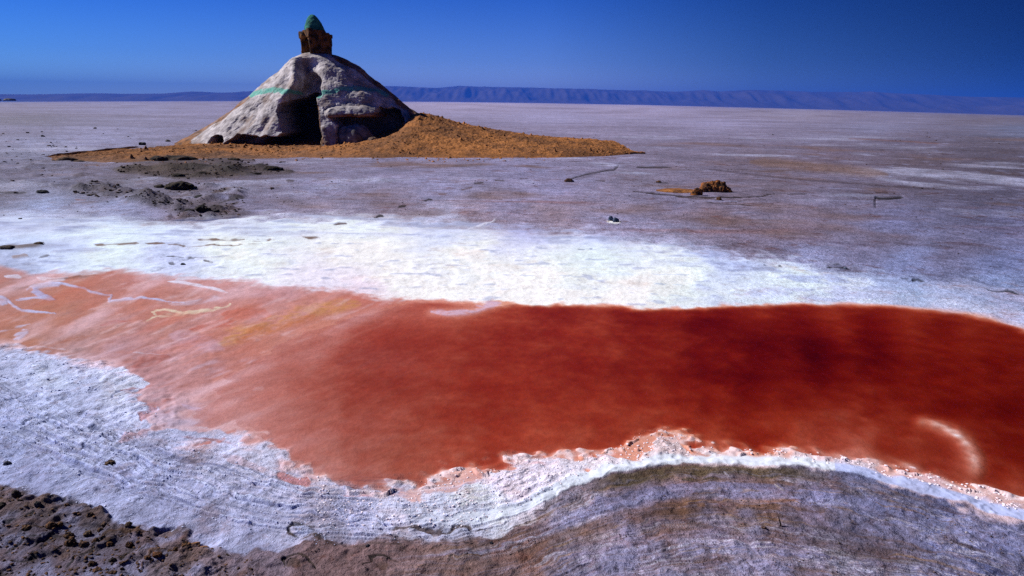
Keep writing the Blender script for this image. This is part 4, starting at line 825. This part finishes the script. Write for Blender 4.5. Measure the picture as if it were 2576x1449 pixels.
# pale rim behind the left shoulder and dark ridge clods along the right shoulder are added as earth crest
def rock(name, size, seed, mat, colr, loc, rotz=0, parent=None, n=34, flat=.35, rough_=.28, cold=None, boxy=0.0, squash=1.0):
    """irregular clod: noise-cut ellipsoid, flat underside"""
    a_, b_, c_ = size; mxs_ = max(size) * 1.45; h = 2 * mxs_ / n
    gx = np.linspace(-mxs_, mxs_, n + 1); Gx, Gy, Gz = np.meshgrid(gx, gx, gx, indexing='ij')
    p = 2 + 4 * boxy
    S = (np.abs(Gx / a_) ** p + np.abs(Gy / b_) ** p + np.abs(Gz / c_) ** p) ** (1 / p) - 1
    lam = max(size)
    S = S + rough_ * fbm3(Gx + seed * 7.3, Gy, Gz, lam * .9, 4, seed % 17, .6)
    S = np.maximum(S, (-Gz - c_ * flat) / lam)
    P, fc = surface_nets(S, (-mxs_, -mxs_, -mxs_), h)
    P[:, 2] += c_ * flat * .7
    cold_ = cold if cold is not None else colr * .5
    k = sst(-.6, .6, fbm3(P[:, 0] + seed, P[:, 1], P[:, 2], lam * .4, 3, 5))[:, None]
    o = mesh_obj(name, P, fc, mat, parent=parent, col=cold_ * (1 - k) + colr * k)
    o.location = loc; o.rotation_euler = (0, 0, rotz)
    return o

# ------------------------------------------------------------------ kiosk on top of the mound
kx, ky_ = at_depth(797, 132, 28.2)[0], 28.2
kb = at_depth(797, 133, 28.2)[2]
sc = 28.2 / FPX * 1.02
half = 27.5 * sc; H_t = 48 * sc
h = .019; n = 72
gx = (np.arange(n + 1) - n / 2) * h * 1.0
nzc = 78
gz = (np.arange(nzc + 1)) * h - .32
Gx, Gy, Gz = np.meshgrid(gx, gx, gz, indexing='ij')
# local axes: -x face carries the pointed arch, -y face is the closed front
wob = .025 * fbm3(Gx, Gy, Gz, .35, 4, 8)
band = np.where(Gz > H_t * .66, .03, 0.0) - .02 * sst(.35, 0, Gz)
topz = H_t - .07 * sst(.16, .24, Gx) - .06 * sst(.34, .38, Gx) + .05 * sst(-.30, -.36, Gx) * sst(-.2, -.3, Gy) - .04 * sst(.1, .2, np.abs(Gy + .05)) * sst(-.25, -.3, Gx) * (Gy > -.25)
box = np.maximum(np.maximum(np.abs(Gx) - half - band * 1.0, np.abs(Gy) - half - band), np.maximum(Gz - topz, -.3 - Gz))
inner = np.maximum(np.maximum(np.abs(Gx) - (half - .14), np.abs(Gy) - (half - .14)), Gz - (H_t - .13))
tz = np.clip((H_t * .92 - Gz) / (H_t * .40), 0, 1)
arch = np.maximum(np.abs(Gy - .0) - (half * .80) * tz, np.maximum(Gz - H_t * .92, np.maximum(Gx + .1, -.25 - Gz)))
S = np.maximum(box + wob, -np.minimum(inner, arch + wob * .5))
P, fc = surface_nets(S, (gx[0], gx[0], gz[0]), h)
k = sst(-.6, .6, fbm3(P[:, 0], P[:, 1], P[:, 2], .22, 4, 5))[:, None]
ph = P[:, 2] / H_t
mudl = alb((112, 72, 36)); mudd = alb((40, 28, 20))
ccol = mudd * (1 - k) + mudl * k
kiosk = mesh_obj("kiosk", P, fc, MAT_TURRET, parent=shrine, col=ccol)
kiosk.location = (kx - xc, ky_ - 28.3, kb); kiosk.rotation_euler = (0, 0, math.radians(38))
kiosk["label"] = "rough brown box kiosk with a pointed arch on its left face"
# conical dome cap
n = 64; Rd = 24 * sc; Hd = 37 * sc; h = (Hd * 1.3) / n
gz = np.arange(n + 1) * h - .08; gx = (np.arange(n + 1) - n / 2) * h
Gx, Gy, Gz = np.meshgrid(gx, gx, gz, indexing='ij')
zn = np.clip(Gz / Hd, -.2, 1.2)
leanx = -.07 * zn * (math.cos(math.radians(38))); leany = .07 * zn * math.sin(math.radians(38))
Rp = Rd * np.interp(zn, [-.2, 0, .2, .4, .6, .78, .9, .97, 1.0, 1.2], [1.03, 1, .92, .80, .65, .48, .33, .2, 0, -.4])
rad = np.hypot(Gx - leanx, Gy - leany)
S = np.maximum(rad - Rp, np.maximum(Gz - Hd, -Gz - .05)) + .02 * fbm3(Gx, Gy, Gz, .22, 4, 18)
P, fc = surface_nets(S, (gx[0], gx[0], gz[0]), h)
k = sst(-.8, .7, fbm3(P[:, 0], P[:, 1], P[:, 2], .2, 4, 9))[:, None]
dcap = mesh_obj("dome_cap", P, fc, MAT_DOME, parent=kiosk, col=alb((26, 82, 76)) * (1 - k) + alb((56, 128, 116)) * k)
dcap.location = (-.03, .0, H_t - .02)

# boulders at the foot of the mound
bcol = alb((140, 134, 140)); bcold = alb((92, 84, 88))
pB = at_depth(*z1(1555, 1165), 25.2)
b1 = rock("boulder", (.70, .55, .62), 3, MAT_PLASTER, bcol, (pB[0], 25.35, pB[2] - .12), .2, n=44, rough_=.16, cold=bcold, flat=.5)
tag(b1, "rounded grey boulder in the dark hollow right of the doorway", "boulder")
pB = at_depth(*z1(1350, 1175), 24.9)
b2 = rock("boulder", (.20, .2, .26), 5, MAT_PLASTER, alb((150, 120, 96)), (pB[0], 24.8, pB[2] - .02), .2, n=36, rough_=.22, cold=alb((90, 66, 50)), flat=.5)
tag(b2, "small upright grey brown boulder beside the right doorpost of the mound", "boulder")
pB = at_depth(*z1(1715, 1135), 25.0)
b3 = rock("boulder", (.22, .2, .14), 9, MAT_PLASTER, alb((120, 96, 84)), (pB[0], 25.0, pB[2] - .04), .9, n=32, rough_=.22, cold=alb((72, 54, 44)), flat=.4)
tag(b3, "low brown lump of rubble just right of the rounded grey boulder", "boulder")

# ------------------------------------------------------------------ clods and stones on the flat
E3n = ED_[2]; E4n = ED_[3]
EB = alb((120, 82, 52)); ED = alb((46, 34, 28)); EO = alb((190, 116, 56))
def clod(u, v, wpx, hpx, label, name="mud_clod", cat="clod", col=EB, cold=ED, seed=None, on_sand=False, dep=None, rot=0, group=None, mat=MAT_CLOD, rough_=.3, boxy=0.0, n=26):
    p = ground_at(u, v); r = math.hypot(p[0], p[1]); s = r / FPX * 1.02
    z = sand_z(p[0], p[1]) if on_sand else ground_z(p[0], p[1])
    if on_sand:
        p = at_depth(u, v, p[1] - z * p[1] / (CAM_H)) ; z = sand_z(p[0], p[1])
    a_ = wpx * s / 2; c_ = hpx * s * .75; b_ = (dep if dep else wpx * .8) * s / 2
    o = rock(name, (a_, b_, c_), seed if seed is not None else int(u * 3 + v) % 97, mat, col, (p[0], p[1], z - c_ * .12), rot, n=n, rough_=rough_, cold=cold, boxy=boxy)
    return tag(o, label, cat, group)
def crumbs(name, mat, n_, area, size, colA, colB, flat_, seed, label, zoff=-.25, sandy=False):
    """one mesh of loose crumbs thrown over an area of the survey (u0, u1, v0, v1, keep(u, v))"""
    rs = np.random.RandomState(seed); protos = []
    for q in range(6):
        m_ = 9; g_ = np.linspace(-1.5, 1.5, m_ + 1); Ax, Ay, Az = np.meshgrid(g_, g_, g_, indexing='ij')
        S_ = np.sqrt((Ax) ** 2 + (Ay / .8) ** 2 + (Az / .7) ** 2) - 1 + .55 * fbm3(Ax + q * 5.1 + seed, Ay, Az, 1.1, 2, q)
        protos.append(surface_nets(S_, (-1.5,) * 3, 3.0 / m_))
    VV = []; FF = []; CC = []; nv_ = 0; k_ = 0; tries = 0
    while k_ < n_ and tries < n_ * 60:
        tries += 1
        u_ = area[0] + rs.rand() * (area[1] - area[0]); v_ = area[2] + rs.rand() * (area[3] - area[2])
        if rs.rand() > area[4](u_, v_): continue
        p = ground_at(u_, v_); r_ = math.hypot(p[0], p[1]); z_ = sand_z(p[0], p[1]) if sandy else ground_z(p[0], p[1])
        sz = (size[0] + (size[1] - size[0]) * rs.rand() ** 2.5) * r_ / FPX
        P_, Q_ = protos[rs.randint(6)]; an = rs.rand() * 6.28; c_, s__ = math.cos(an), math.sin(an)
        W_ = P_ * np.array([sz, sz, sz * flat_]); W_ = np.stack([W_[:, 0] * c_ - W_[:, 1] * s__ + p[0], W_[:, 0] * s__ + W_[:, 1] * c_ + p[1], W_[:, 2] + z_ + sz * flat_ * (zoff + .5)], 1)
        VV.append(W_); FF.append(Q_ + nv_); nv_ += len(P_); t_ = rs.rand(); CC.append(np.tile(colA * (1 - t_) + colB * t_, (len(P_), 1))); k_ += 1
    o = mesh_obj(name, np.concatenate(VV), np.concatenate(FF), mat, col=np.concatenate(CC)); return tag(o, label, None, kind="stuff")
def inpoly(P):
    A = np.array(P, float)
    return lambda u, v: float(inside(P, np.array([u]), np.array([v]))[0])
def clump(u, v, s_=40.0, sd_=0):
    return float(perlin2(np.array([u / s_]), np.array([v / (s_ * .35)]), 120 + sd_)[0])
MUDP = [([(290,428),(400,418),(600,411),(730,424),(720,438),(610,442),(560,450),(440,454),(380,442),(300,438)], 1.0), ([(180,472),(260,468),(340,478),(400,492),(450,508),(560,518),(615,528),(600,547),(440,551),(418,540),(395,526),(350,514),(290,502),(190,488)], .9),
        ([(380,460),(520,462),(620,470),(620,505),(560,530),(470,520),(400,490)], .35), ([(-60,330),(110,326),(170,380),(220,440),(130,468),(-60,470)], .12), ([(480,402),(700,402),(730,412),(480,416)], .5)]
def keep_mid(u, v):
    for P_, w_ in MUDP:
        if inside(P_, np.array([u]), np.array([v]))[0]: return w_ * (1.0 if clump(u, v) > -.1 else .15)
    return .012
crumbs("mud_crumbs", MAT_CLOD, 1000, (-60, 800, 320, 560, keep_mid), (1.0, 4.2), alb((92, 72, 60)), alb((50, 42, 40)), .75, 11, "loose dark mud crumbs strewn over the left middle of the pan")
crumbs("mud_crumbs", MAT_CLOD, 420, (700, 2600, 330, 640, lambda u, v: (.3 if clump(u, v, 160, 1) > .25 else .04) * (v < 545 + max(0, u - 1300) * .09)), (.8, 2.6), alb((96, 74, 66)), alb((52, 42, 40)), .6, 12, "tiny dark crumbs strewn thinly over the middle and right of the pan")
crumbs("mud_crumbs", MAT_CLOD, 850, (-60, 640, 1215, 1470, lambda u, v: (1.0 if clump(u, v, 60, 2) > 0 else .25) * (v > np.interp(u, [0, 150, 350, 560, 640], [1225, 1285, 1340, 1385, 1400]))), (.9, 5.0), alb((112, 80, 58)), alb((58, 46, 44)), .7, 13, "loose brown mud crumbs over the bottom left corner")
crumbs("mud_crumbs", MAT_CLOD, 900, (640, 2620, 1215, 1470, lambda u, v: (.8 if clump(u, v, 90, 3) > .1 else .15) * (v > np.interp(u, [640, 1100, 1300, 1500, 1800, 2300, 2576], [1395, 1385, 1335, 1260, 1225, 1290, 1370]))), (.7, 2.8), alb((128, 108, 108)), alb((62, 50, 50)), .6, 14, "small grey brown crumbs over the near muddy shore")
crumbs("salt_crumbs", MAT_GRAIN, 2600, (-60, 1500, 890, 1400, lambda u, v: (.9 if clump(u, v, 70, 4) > .0 else .2) * (v > np.interp(u, E3n[:, 0], E3n[:, 1]) + 12) * (v < np.interp(u, E4n[:, 0], E4n[:, 1]) - 6)), (.8, 3.0), alb((190, 198, 240)), alb((210, 210, 242)), .42, 15, "pale salt crumbs and flakes over the near left salt shore")
crumbs("salt_crumbs", MAT_GRAIN, 1400, (800, 2600, 1080, 1330, lambda u, v: .9 * (v > np.interp(u, E3n[:, 0], E3n[:, 1]) - 12 - 10 * clump(u, v, 50, 5)) * (v < np.interp(u, E4n[:, 0], E4n[:, 1]) - 16)), (1.2, 4.2), alb((248, 225, 236)), alb((248, 238, 250)), .6, 16, "pinkish salt lumps along the near edge of the red pool")
crumbs("sand_crumbs", MAT_SAND, 900, (150, 1580, 342, 398, lambda u, v: (.8 if clump(u, v, 80, 6) > 0 else .3) * (v > np.interp(u, [150, 460, 860, 1060, 1242, 1580], [400, 372, 372, 345, 350, 386])) * (v < 396)), (.9, 3.0), alb((160, 106, 58)), alb((92, 64, 42)), .7, 17, "small clods scattered over the orange brown sand", sandy=True)
# brown heap on the right: a low sand tongue, heaped clods and single lumps
G1 = "earth clods of the brown heap on the pan"
hp = ground_at(1792, 481)
heap = empty("clod_heap", (hp[0], hp[1], ground_z(hp[0], hp[1])))
tag(heap, "heap of crumbly brown earth clods on a low sandy tongue, right of centre", "earth heap")
s_ = hp[1] / FPX
def heap_piece(name, du_, dz_, dy_, w, hh, seed, c, cd, rg=.3, dep=.8):
    return rock(name, (w * s_ / 2, w * dep * s_ / 2, hh * s_ * .75), seed, MAT_CLOD, c, (du_ * s_, dy_, dz_ * s_ - .01), seed * .7, parent=heap, n=34, rough_=rg, cold=cd)
rg_ = np.random.RandomState(4)
heap_piece("heap_core", 0, 0, 0, 78, 24, 12, alb((140, 84, 46)), ED, .34, .6)
for k_, (dx_, dz_, w_, h_) in enumerate([(-20, 11, 20, 13), (-6, 16, 18, 12), (8, 16, 22, 14), (20, 13, 20, 15), (30, 4, 20, 12), (-32, 3, 18, 10), (-14, 4, 22, 12), (12, 5, 24, 12), (2, 8, 20, 12), (-26, 6, 12, 8), (15, 21, 8, 7), (36, 1, 14, 7)]):
    heap_piece("clod", dx_, dz_, -.10 - .12 * (1 - dz_ / 20.0) + .05 * rg_.rand(), w_, h_, 20 + k_, alb((158, 96, 50)) if k_ % 3 else alb((110, 70, 44)), ED, .28)
tongue = rock("sand_tongue", (56 * s_, 40 * s_, 7 * s_), 51, MAT_SAND, alb((176, 116, 64)), (-92 * s_, -.1, -.01), -.03, parent=heap, n=64, rough_=.22, cold=alb((118, 76, 46)), flat=.1)
clod(1752, 492, 28, 21, "dark brown squat lump in front of the big clod heap", seed=61, col=alb((150, 90, 44)), cold=ED, n=34)
clod(1808, 505, 14, 8, "small brown lump on the crack below the big clod heap", seed=62)
clod(1431, 457, 24, 9, "small dark crumbly lump at the left end of the long crack", seed=63, col=alb((90, 60, 44)))
clod(1656, 459, 12, 5, "tiny dark lump on the pan up and left of the big clod heap", seed=64)
# two dark stones
SC = alb((92, 108, 140)); SD = alb((34, 40, 56))
clod(1536, 556, 13, 14, "left of the two small slate blue stones on the pan", "stone", "stone", SC, SD, 70, mat=MAT_STONE, rough_=.16, dep=11)
clod(1549, 559.5, 17, 14, "right and larger of the two small slate blue stones on the pan", "stone", "stone", SC * .6, SD, 71, mat=MAT_STONE, rough_=.2, dep=12)
clod(2126-0, 0+676, 7, 4, "tiny grey lump at the right tip of the curved pit in the salt", seed=72, col=alb((120, 130, 150)), cold=alb((70, 76, 90)))
# left part of the pan
clod(453, 391, 62, 11, "widest dark mud hump on the left part of the sand bank", on_sand=True, seed=80, dep=50, col=alb((70, 50, 38)), cold=alb((26, 20, 18)), n=40)
clod(400, 397, 36, 10, "dark mud hump just left of the widest hump on the sand bank", on_sand=True, seed=81, dep=30, col=alb((66, 48, 36)), cold=alb((26, 20, 18)), n=34)
clod(165, 400, 40, 9, "crumbly mud hump at the left tip of the sand bank", on_sand=True, seed=82, dep=24, col=alb((104, 74, 50)))
clod(196, 403, 26, 6, "small mud hump right of the one at the left tip of the sand bank", on_sand=True, seed=83, dep=20, col=alb((92, 66, 48)))
clod(358, 366, 13, 7, "black squarish stone on the upper left edge of the sand bank", "stone", "stone", alb((52, 48, 46)), alb((24, 22, 22)), 84, mat=MAT_STONE, boxy=.5, rough_=.15)
clod(423, 357, 11, 5, "dark flat stone on the sand edge close to the mound's left foot", "stone", "stone", alb((70, 58, 50)), alb((30, 26, 24)), 85, mat=MAT_STONE, rough_=.2)
clod(589, 407, 30, 7, "low dark mud hump at the front edge of the sand bank", seed=86, col=alb((64, 48, 38)), cold=alb((26, 20, 18)))
clod(686, 429, 46, 12, "dark peaked mud hump at the right end of the muddy strip", seed=87, dep=30, col=alb((56, 42, 34)), cold=alb((22, 18, 16)), n=34)
clod(640, 439, 34, 6, "thin dark mud hump below the peaked hump of the muddy strip", seed=88, dep=14, col=alb((54, 42, 36)), cold=alb((22, 18, 16)))
clod(450, 447, 36, 7, "dark mud hump at the lower left of the muddy strip", seed=89, dep=18, col=alb((56, 44, 36)), cold=alb((22, 18, 16)))
clod(512, 440, 34, 6, "dark mud hump in the middle of the muddy strip", seed=90, dep=18, col=alb((60, 46, 38)), cold=alb((22, 18, 16)))
clod(452, 476, 50, 14, "broad dark mud clod below the muddy strip", seed=91, dep=44, col=alb((66, 52, 42)), cold=alb((24, 20, 18)), n=40, rough_=.4)
clod(402, 472, 26, 6, "flat dark mud clod left of the broad one below the muddy strip", seed=92, dep=18, col=alb((60, 50, 44)), cold=alb((24, 20, 20)))
clod(482, 474, 22, 8, "small dark mud clod right of the broad one below the muddy strip", seed=93, col=alb((62, 50, 42)), cold=alb((24, 20, 18)))
clod(505, 500, 26, 8, "grey black mud clod between the two broad dark clods", seed=94, dep=24, col=alb((60, 58, 62)), cold=alb((26, 26, 30)))
clod(507, 534, 36, 13, "dark mud clod nearest the white salt band", seed=95, dep=26, col=alb((60, 50, 44)), cold=alb((22, 20, 20)), n=36, rough_=.4)
clod(478, 536, 22, 7, "small dark clod left of the one nearest the white salt band", seed=96, col=alb((64, 58, 58)), cold=alb((28, 26, 28)))
clod(545, 534, 14, 5, "tiny dark clod right of the one nearest the white salt band", seed=32, col=alb((64, 58, 58)), cold=alb((28, 26, 28)))
clod(108, 487, 22, 5, "low black lump on the left edge of the pan above the salt", seed=33, col=alb((50, 50, 60)), cold=alb((24, 24, 30)))
clod(685, 476, 9, 4, "tiny dark lump on the pan right of the mud clods", seed=34)
clod(98, 618, 16, 5, "brown lump at the right end of the brown streak by the left edge", seed=35, col=alb((92, 74, 60)))
clod(20, 628, 30, 6, "flat brown lump by the left edge in the white salt", seed=36, dep=20, col=alb((84, 74, 70)))
clod(461, 669, 12, 5, "small dark lump in the white salt above the pink flat", seed=37, col=alb((60, 60, 70)), cold=alb((30, 30, 38)))
# foreground
GF = "brown mud clods in the bottom left corner"
clod(276, 1171, 24, 10, "dark oblong clod lying alone on the blue white salt", seed=40, dep=16, col=alb((96, 72, 56)), cold=alb((36, 30, 30)), rot=.5, n=40, boxy=.3)
clod(20, 1172, 16, 9, "dark round lump on the salt by the left edge", seed=41, col=alb((92, 92, 108)), cold=alb((48, 48, 60)), n=34)
clod(42, 1252, 17, 15, "dark rounded clod at the right end of the brown patch by the left edge", seed=42, col=alb((80, 66, 58)), cold=alb((32, 28, 28)), n=36)
clod(6, 1282, 18, 12, "dark clod cut off by the left edge below the brown patch", seed=43, col=alb((70, 58, 50)), cold=alb((30, 26, 26)), n=32)
clod(98, 1286, 15, 11, "grey black clod between the left edge clods and the crumbly ridge", seed=44, col=alb((72, 68, 72)), cold=alb((34, 32, 36)), n=32)
clod(171, 1281, 12, 9, "brown clod at the upper end of the crumbly ridge", seed=45, col=alb((120, 84, 58)), n=32)
clod(229, 1308, 16, 9, "dark clod at the right end of the crumbly ridge", seed=46, col=alb((92, 68, 54)), n=32)
clod(70, 1341, 20, 12, "clod at the lower left end of the crumbly ridge", seed=47, col=alb((104, 74, 54)), n=34)
clod(128, 1334, 22, 10, "rugged clod in the middle of the crumbly ridge", seed=48, col=alb((112, 76, 50)), n=34)
clod(152, 1328, 14, 10, "brown clod next above the rugged one in the crumbly ridge", seed=49, col=alb((120, 84, 54)), n=32)
clod(181, 1369, 25, 17, "largest craggy brown clod of the bottom left corner", seed=50, col=alb((110, 76, 52)), n=42, rough_=.4)
clod(213, 1374, 24, 12, "smooth oval brown clod right of the largest craggy clod", seed=52, col=alb((100, 70, 52)), dep=16, n=38, rough_=.2)
clod(221, 1346, 20, 11, "oval brown clod above the smooth oval one", seed=53, col=alb((98, 76, 58)), n=34)
clod(173, 1350, 20, 12, "brown clod just above the largest craggy clod", seed=54, col=alb((100, 72, 52)), n=34)
clod(254, 1339, 13, 9, "brown clod above the short crumbly ridge", seed=55, col=alb((104, 74, 54)), n=30)
clod(262, 1325, 12, 7, "dark clod topmost above the short crumbly ridge", seed=56, col=alb((86, 66, 56)), n=30)
clod(243, 1366, 18, 13, "clod at the left end of the short crumbly ridge", seed=57, col=alb((112, 76, 50)), n=36, rough_=.4)
clod(276, 1372, 16, 10, "clod in the middle of the short crumbly ridge", seed=58, col=alb((124, 84, 52)), n=34)
clod(325, 1375, 15, 10, "clod at the right end of the short crumbly ridge above the black pit", seed=59, col=alb((112, 76, 50)), n=34)
clod(326, 1339, 16, 8, "dark clod on the border of salt and mud above the short ridge", seed=60, col=alb((100, 78, 62)), n=32)
clod(283, 1411, 16, 9, "dark clod just left of the black pit", seed=65, col=alb((66, 54, 50)), cold=alb((28, 24, 26)), n=32)
clod(232, 1421, 16, 12, "three pointed brown clod below the long dark crack", seed=66, col=alb((112, 78, 52)), n=36, rough_=.42)
clod(246, 1436, 24, 8, "flat crumbly brown clod near the bottom edge", seed=67, col=alb((118, 80, 54)), dep=14, n=34, rough_=.4)
clod(308, 1433, 10, 7, "small dark clod above the lowest crumbly ridge", seed=68, col=alb((84, 66, 56)), n=30)
clod(284, 1447, 22, 11, "clod on the bottom edge at the start of the lowest ridge", seed=69, col=alb((112, 78, 54)), n=34)
clod(396, 1406, 24, 10, "long crumbly clod in the middle ridge near the bottom", seed=73, col=alb((118, 74, 46)), dep=14, n=36, rough_=.4)
clod(372, 1413, 16, 8, "brown clod at the lower left of the middle ridge", seed=74, col=alb((112, 74, 50)), n=32)
clod(442, 1390, 14, 12, "round brown clod at the bend of the middle ridge", seed=75, col=alb((104, 72, 50)), n=34)
clod(428, 1391, 10, 8, "small brown clod left of the round one at the bend", seed=76, col=alb((104, 72, 50)), n=30)
clod(470, 1386, 22, 9, "crumbly clod between the bend and the two pale flat pieces", seed=77, col=alb((124, 84, 56)), dep=16, n=34, rough_=.4)
clod(488, 1376, 32, 6, "upper of two pale brown flat strips of crust", "crust_piece", "crust piece", alb((176, 128, 98)), alb((128, 92, 74)), 78, dep=9, rot=.35, n=40, boxy=.4, rough_=.2)
clod(512, 1383, 28, 6, "lower of two pale brown flat strips of crust", "crust_piece", "crust piece", alb((176, 126, 96)), alb((128, 92, 74)), 79, dep=9, rot=.35, n=40, boxy=.4, rough_=.2)
clod(1236, 1375 - 3, 10, 5, "small blackish lump on the salt edge below the rim's bend", seed=38, col=alb((60, 60, 74)), cold=alb((30, 30, 40)))
clod(926, 1379, 12, 6, "small blackish lump on the edge of salt and mud", seed=39, col=alb((58, 58, 70)), cold=alb((30, 30, 38)))
clod(2430, 1348, 8, 4, "small pale lump near the right edge of the muddy shore", seed=31, col=alb((170, 160, 165)), cold=alb((120, 112, 120)))
clod(2110, 1375, 7, 4, "tiny grey lump on the muddy shore right of the twig", seed=30, col=alb((110, 96, 96)))
clod(1920, 1337, 14, 5, "crumbly brown lump at the foot of the twig", seed=29, col=alb((120, 92, 84)), n=30)

# far dark islands on the left horizon
for (u, v, w_, h_, lab) in ((24, 251, 26, 6.5, "dark rocky islet on the left horizon before the blue hills"), (-3, 251, 12, 5, "sliver of dark islet cut off by the left edge on the horizon")):
    r = 420.0; p = at_depth(u, v, r)
    o = rock("rock_islet", (w_ * r / FPX / 2, w_ * r / FPX / 2, h_ * r / FPX * .72), int(w_), MAT_STONE, alb((60, 52, 52)), (p[0], p[1], p[2] - .5), 0, n=30, rough_=.15, cold=alb((28, 24, 26)), flat=.25)
    tag(o, lab, "rock")

# twig standing in the mud
tw = ground_at(1962, 1329); pts = [(0, 0, -.01), (.0, .0, .008), (-.004, .004, .02), (-.008, .006, .032), (-.009, .006, .040)]
def tube(pts, rads, seg=8):
    V = []; Fc = []
    for k_, (p, r_) in enumerate(zip(pts, rads)):
        for s__ in range(seg):
            t = 2 * math.pi * s__ / seg; V.append((p[0] + r_ * math.cos(t), p[1] + r_ * math.sin(t), p[2]))
    for k_ in range(len(pts) - 1):
        for s__ in range(seg): Fc.append((k_ * seg + s__, k_ * seg + (s__ + 1) % seg, (k_ + 1) * seg + (s__ + 1) % seg, (k_ + 1) * seg + s__))
    return V, Fc
sct = math.hypot(tw[0], tw[1]) / 2.6 
V_, F_ = tube(pts, [.0032, .003, .0026, .002, .0008]); V_ = np.array(V_) * sct
ttw = mesh_obj("twig", V_, F_, MAT_TWIG); ttw.location = (tw[0], tw[1], ground_z(tw[0], tw[1]))
tag(ttw, "thin dark bent twig standing upright in the muddy near shore", "twig")

# ------------------------------------------------------------------ far hills
TOP = np.array([(-700,236),(0,237),(100,238),(250,235),(400,236),(480,231),(560,233),(630,229),(760,226),(975,217),(1040,219),(1100,221),(1150,216),(1200,218),(1350,222),(1480,224),(1600,228),(1680,231),(1760,227),(1800,231),(1880,226),(1990,230),(2100,232),(2180,231),(2250,236),(2400,242),(2576,247),(3300,268)], float)
HR = 5200.0
ha = np.linspace(-52, 52, 1500); hd = np.linspace(0, 1, 46)
HA, HD = np.meshgrid(np.radians(ha), hd, indexing='ij')
Rh = HR + HD * 1700
hx, hy = (Rh * np.sin(HA)).ravel(), (Rh * np.cos(HA)).ravel()
hu = 1288 + FPX * np.tan(HA).ravel() * math.sqrt(1 + (457.8 / FPX) ** 2)
def elev(u, v):      # elevation above the eye per metre of distance
    d = F[None] * FPX + RT[None] * (u - 1288.0)[:, None] - UP[None] * (v - 724.5)[:, None]
    return d[:, 2] / np.hypot(d[:, 0], d[:, 1])
uu = hu
eb = elev(uu, np.interp(uu, HORIZON[:, 0], HORIZON[:, 1])); et = elev(uu, np.interp(uu, TOP[:, 0], TOP[:, 1]))
gy = perlin2(hx / 260, hy / 600, 81) * .5 + perlin2(hx / 110, hy / 420, 82) * .35 + perlin2(hx / 48, hy / 260, 83) * .25
Rf = Rh.ravel(); D_ = HD.ravel()
rise = sst(0.0, .62, D_ + gy * .22 * sst(0, .3, D_)) ** .9
zb = CAM_H + Rf * eb; ztp = CAM_H + Rf * et
crest = perlin2(hx / 330, hy / 900, 84) * 4 + perlin2(hx / 120, hy / 900, 85) * 2.0
hz = zb - 3 + (ztp - zb + 3 + crest) * rise * sst(1.25, .9, D_) 
hz = hz + gy * 4 * sst(.02, .25, D_) * sst(.75, .5, D_)
kh = sst(-.6, .6, gy)[:, None]
hc = (np.array([.05, .04, .04]) * (1 - kh) + np.array([.085, .065, .06]) * kh)
ii = np.arange(len(ha) - 1)[:, None] * len(hd) + np.arange(len(hd) - 1)[None]
fq = np.stack([ii, ii + len(hd), ii + len(hd) + 1, ii + 1], -1).reshape(-1, 4)
hills = mesh_obj("hills", np.stack([hx, hy, hz], 1), fq, MAT_HILL, col=hc)
tag(hills, "long low gullied hill range, blue with distance, behind the salt pan", None, kind="structure")

# ------------------------------------------------------------------ air
m, N, L = new_mat("air"); out = N.new("ShaderNodeOutputMaterial"); pv = N.new("ShaderNodeVolumePrincipled")
pv.inputs['Color'].default_value = (.028, .15, .74, 1); pv.inputs['Density'].default_value = 1.7e-4; pv.inputs['Anisotropy'].default_value = 0.0
L.new(pv.outputs[0], out.inputs['Volume'])
zlo = float(min(Z.min(), hz.min())) - 1; zhi = float(hz.max()) + 20
B = 8000
v8 = [(sx_ * B, sy_ * B, z_) for z_ in (zlo, zhi) for sx_, sy_ in ((-1, -1), (1, -1), (1, 1), (-1, 1))]
me = bpy.data.meshes.new("haze"); me.from_pydata(v8, [], [(3, 2, 1, 0), (4, 5, 6, 7), (0, 1, 5, 4), (1, 2, 6, 5), (2, 3, 7, 6), (3, 0, 4, 7)]); me.update(); me.materials.append(m)
hzo = bpy.data.objects.new("haze", me); scene.collection.objects.link(hzo); tag(hzo, None, None, kind="stuff")
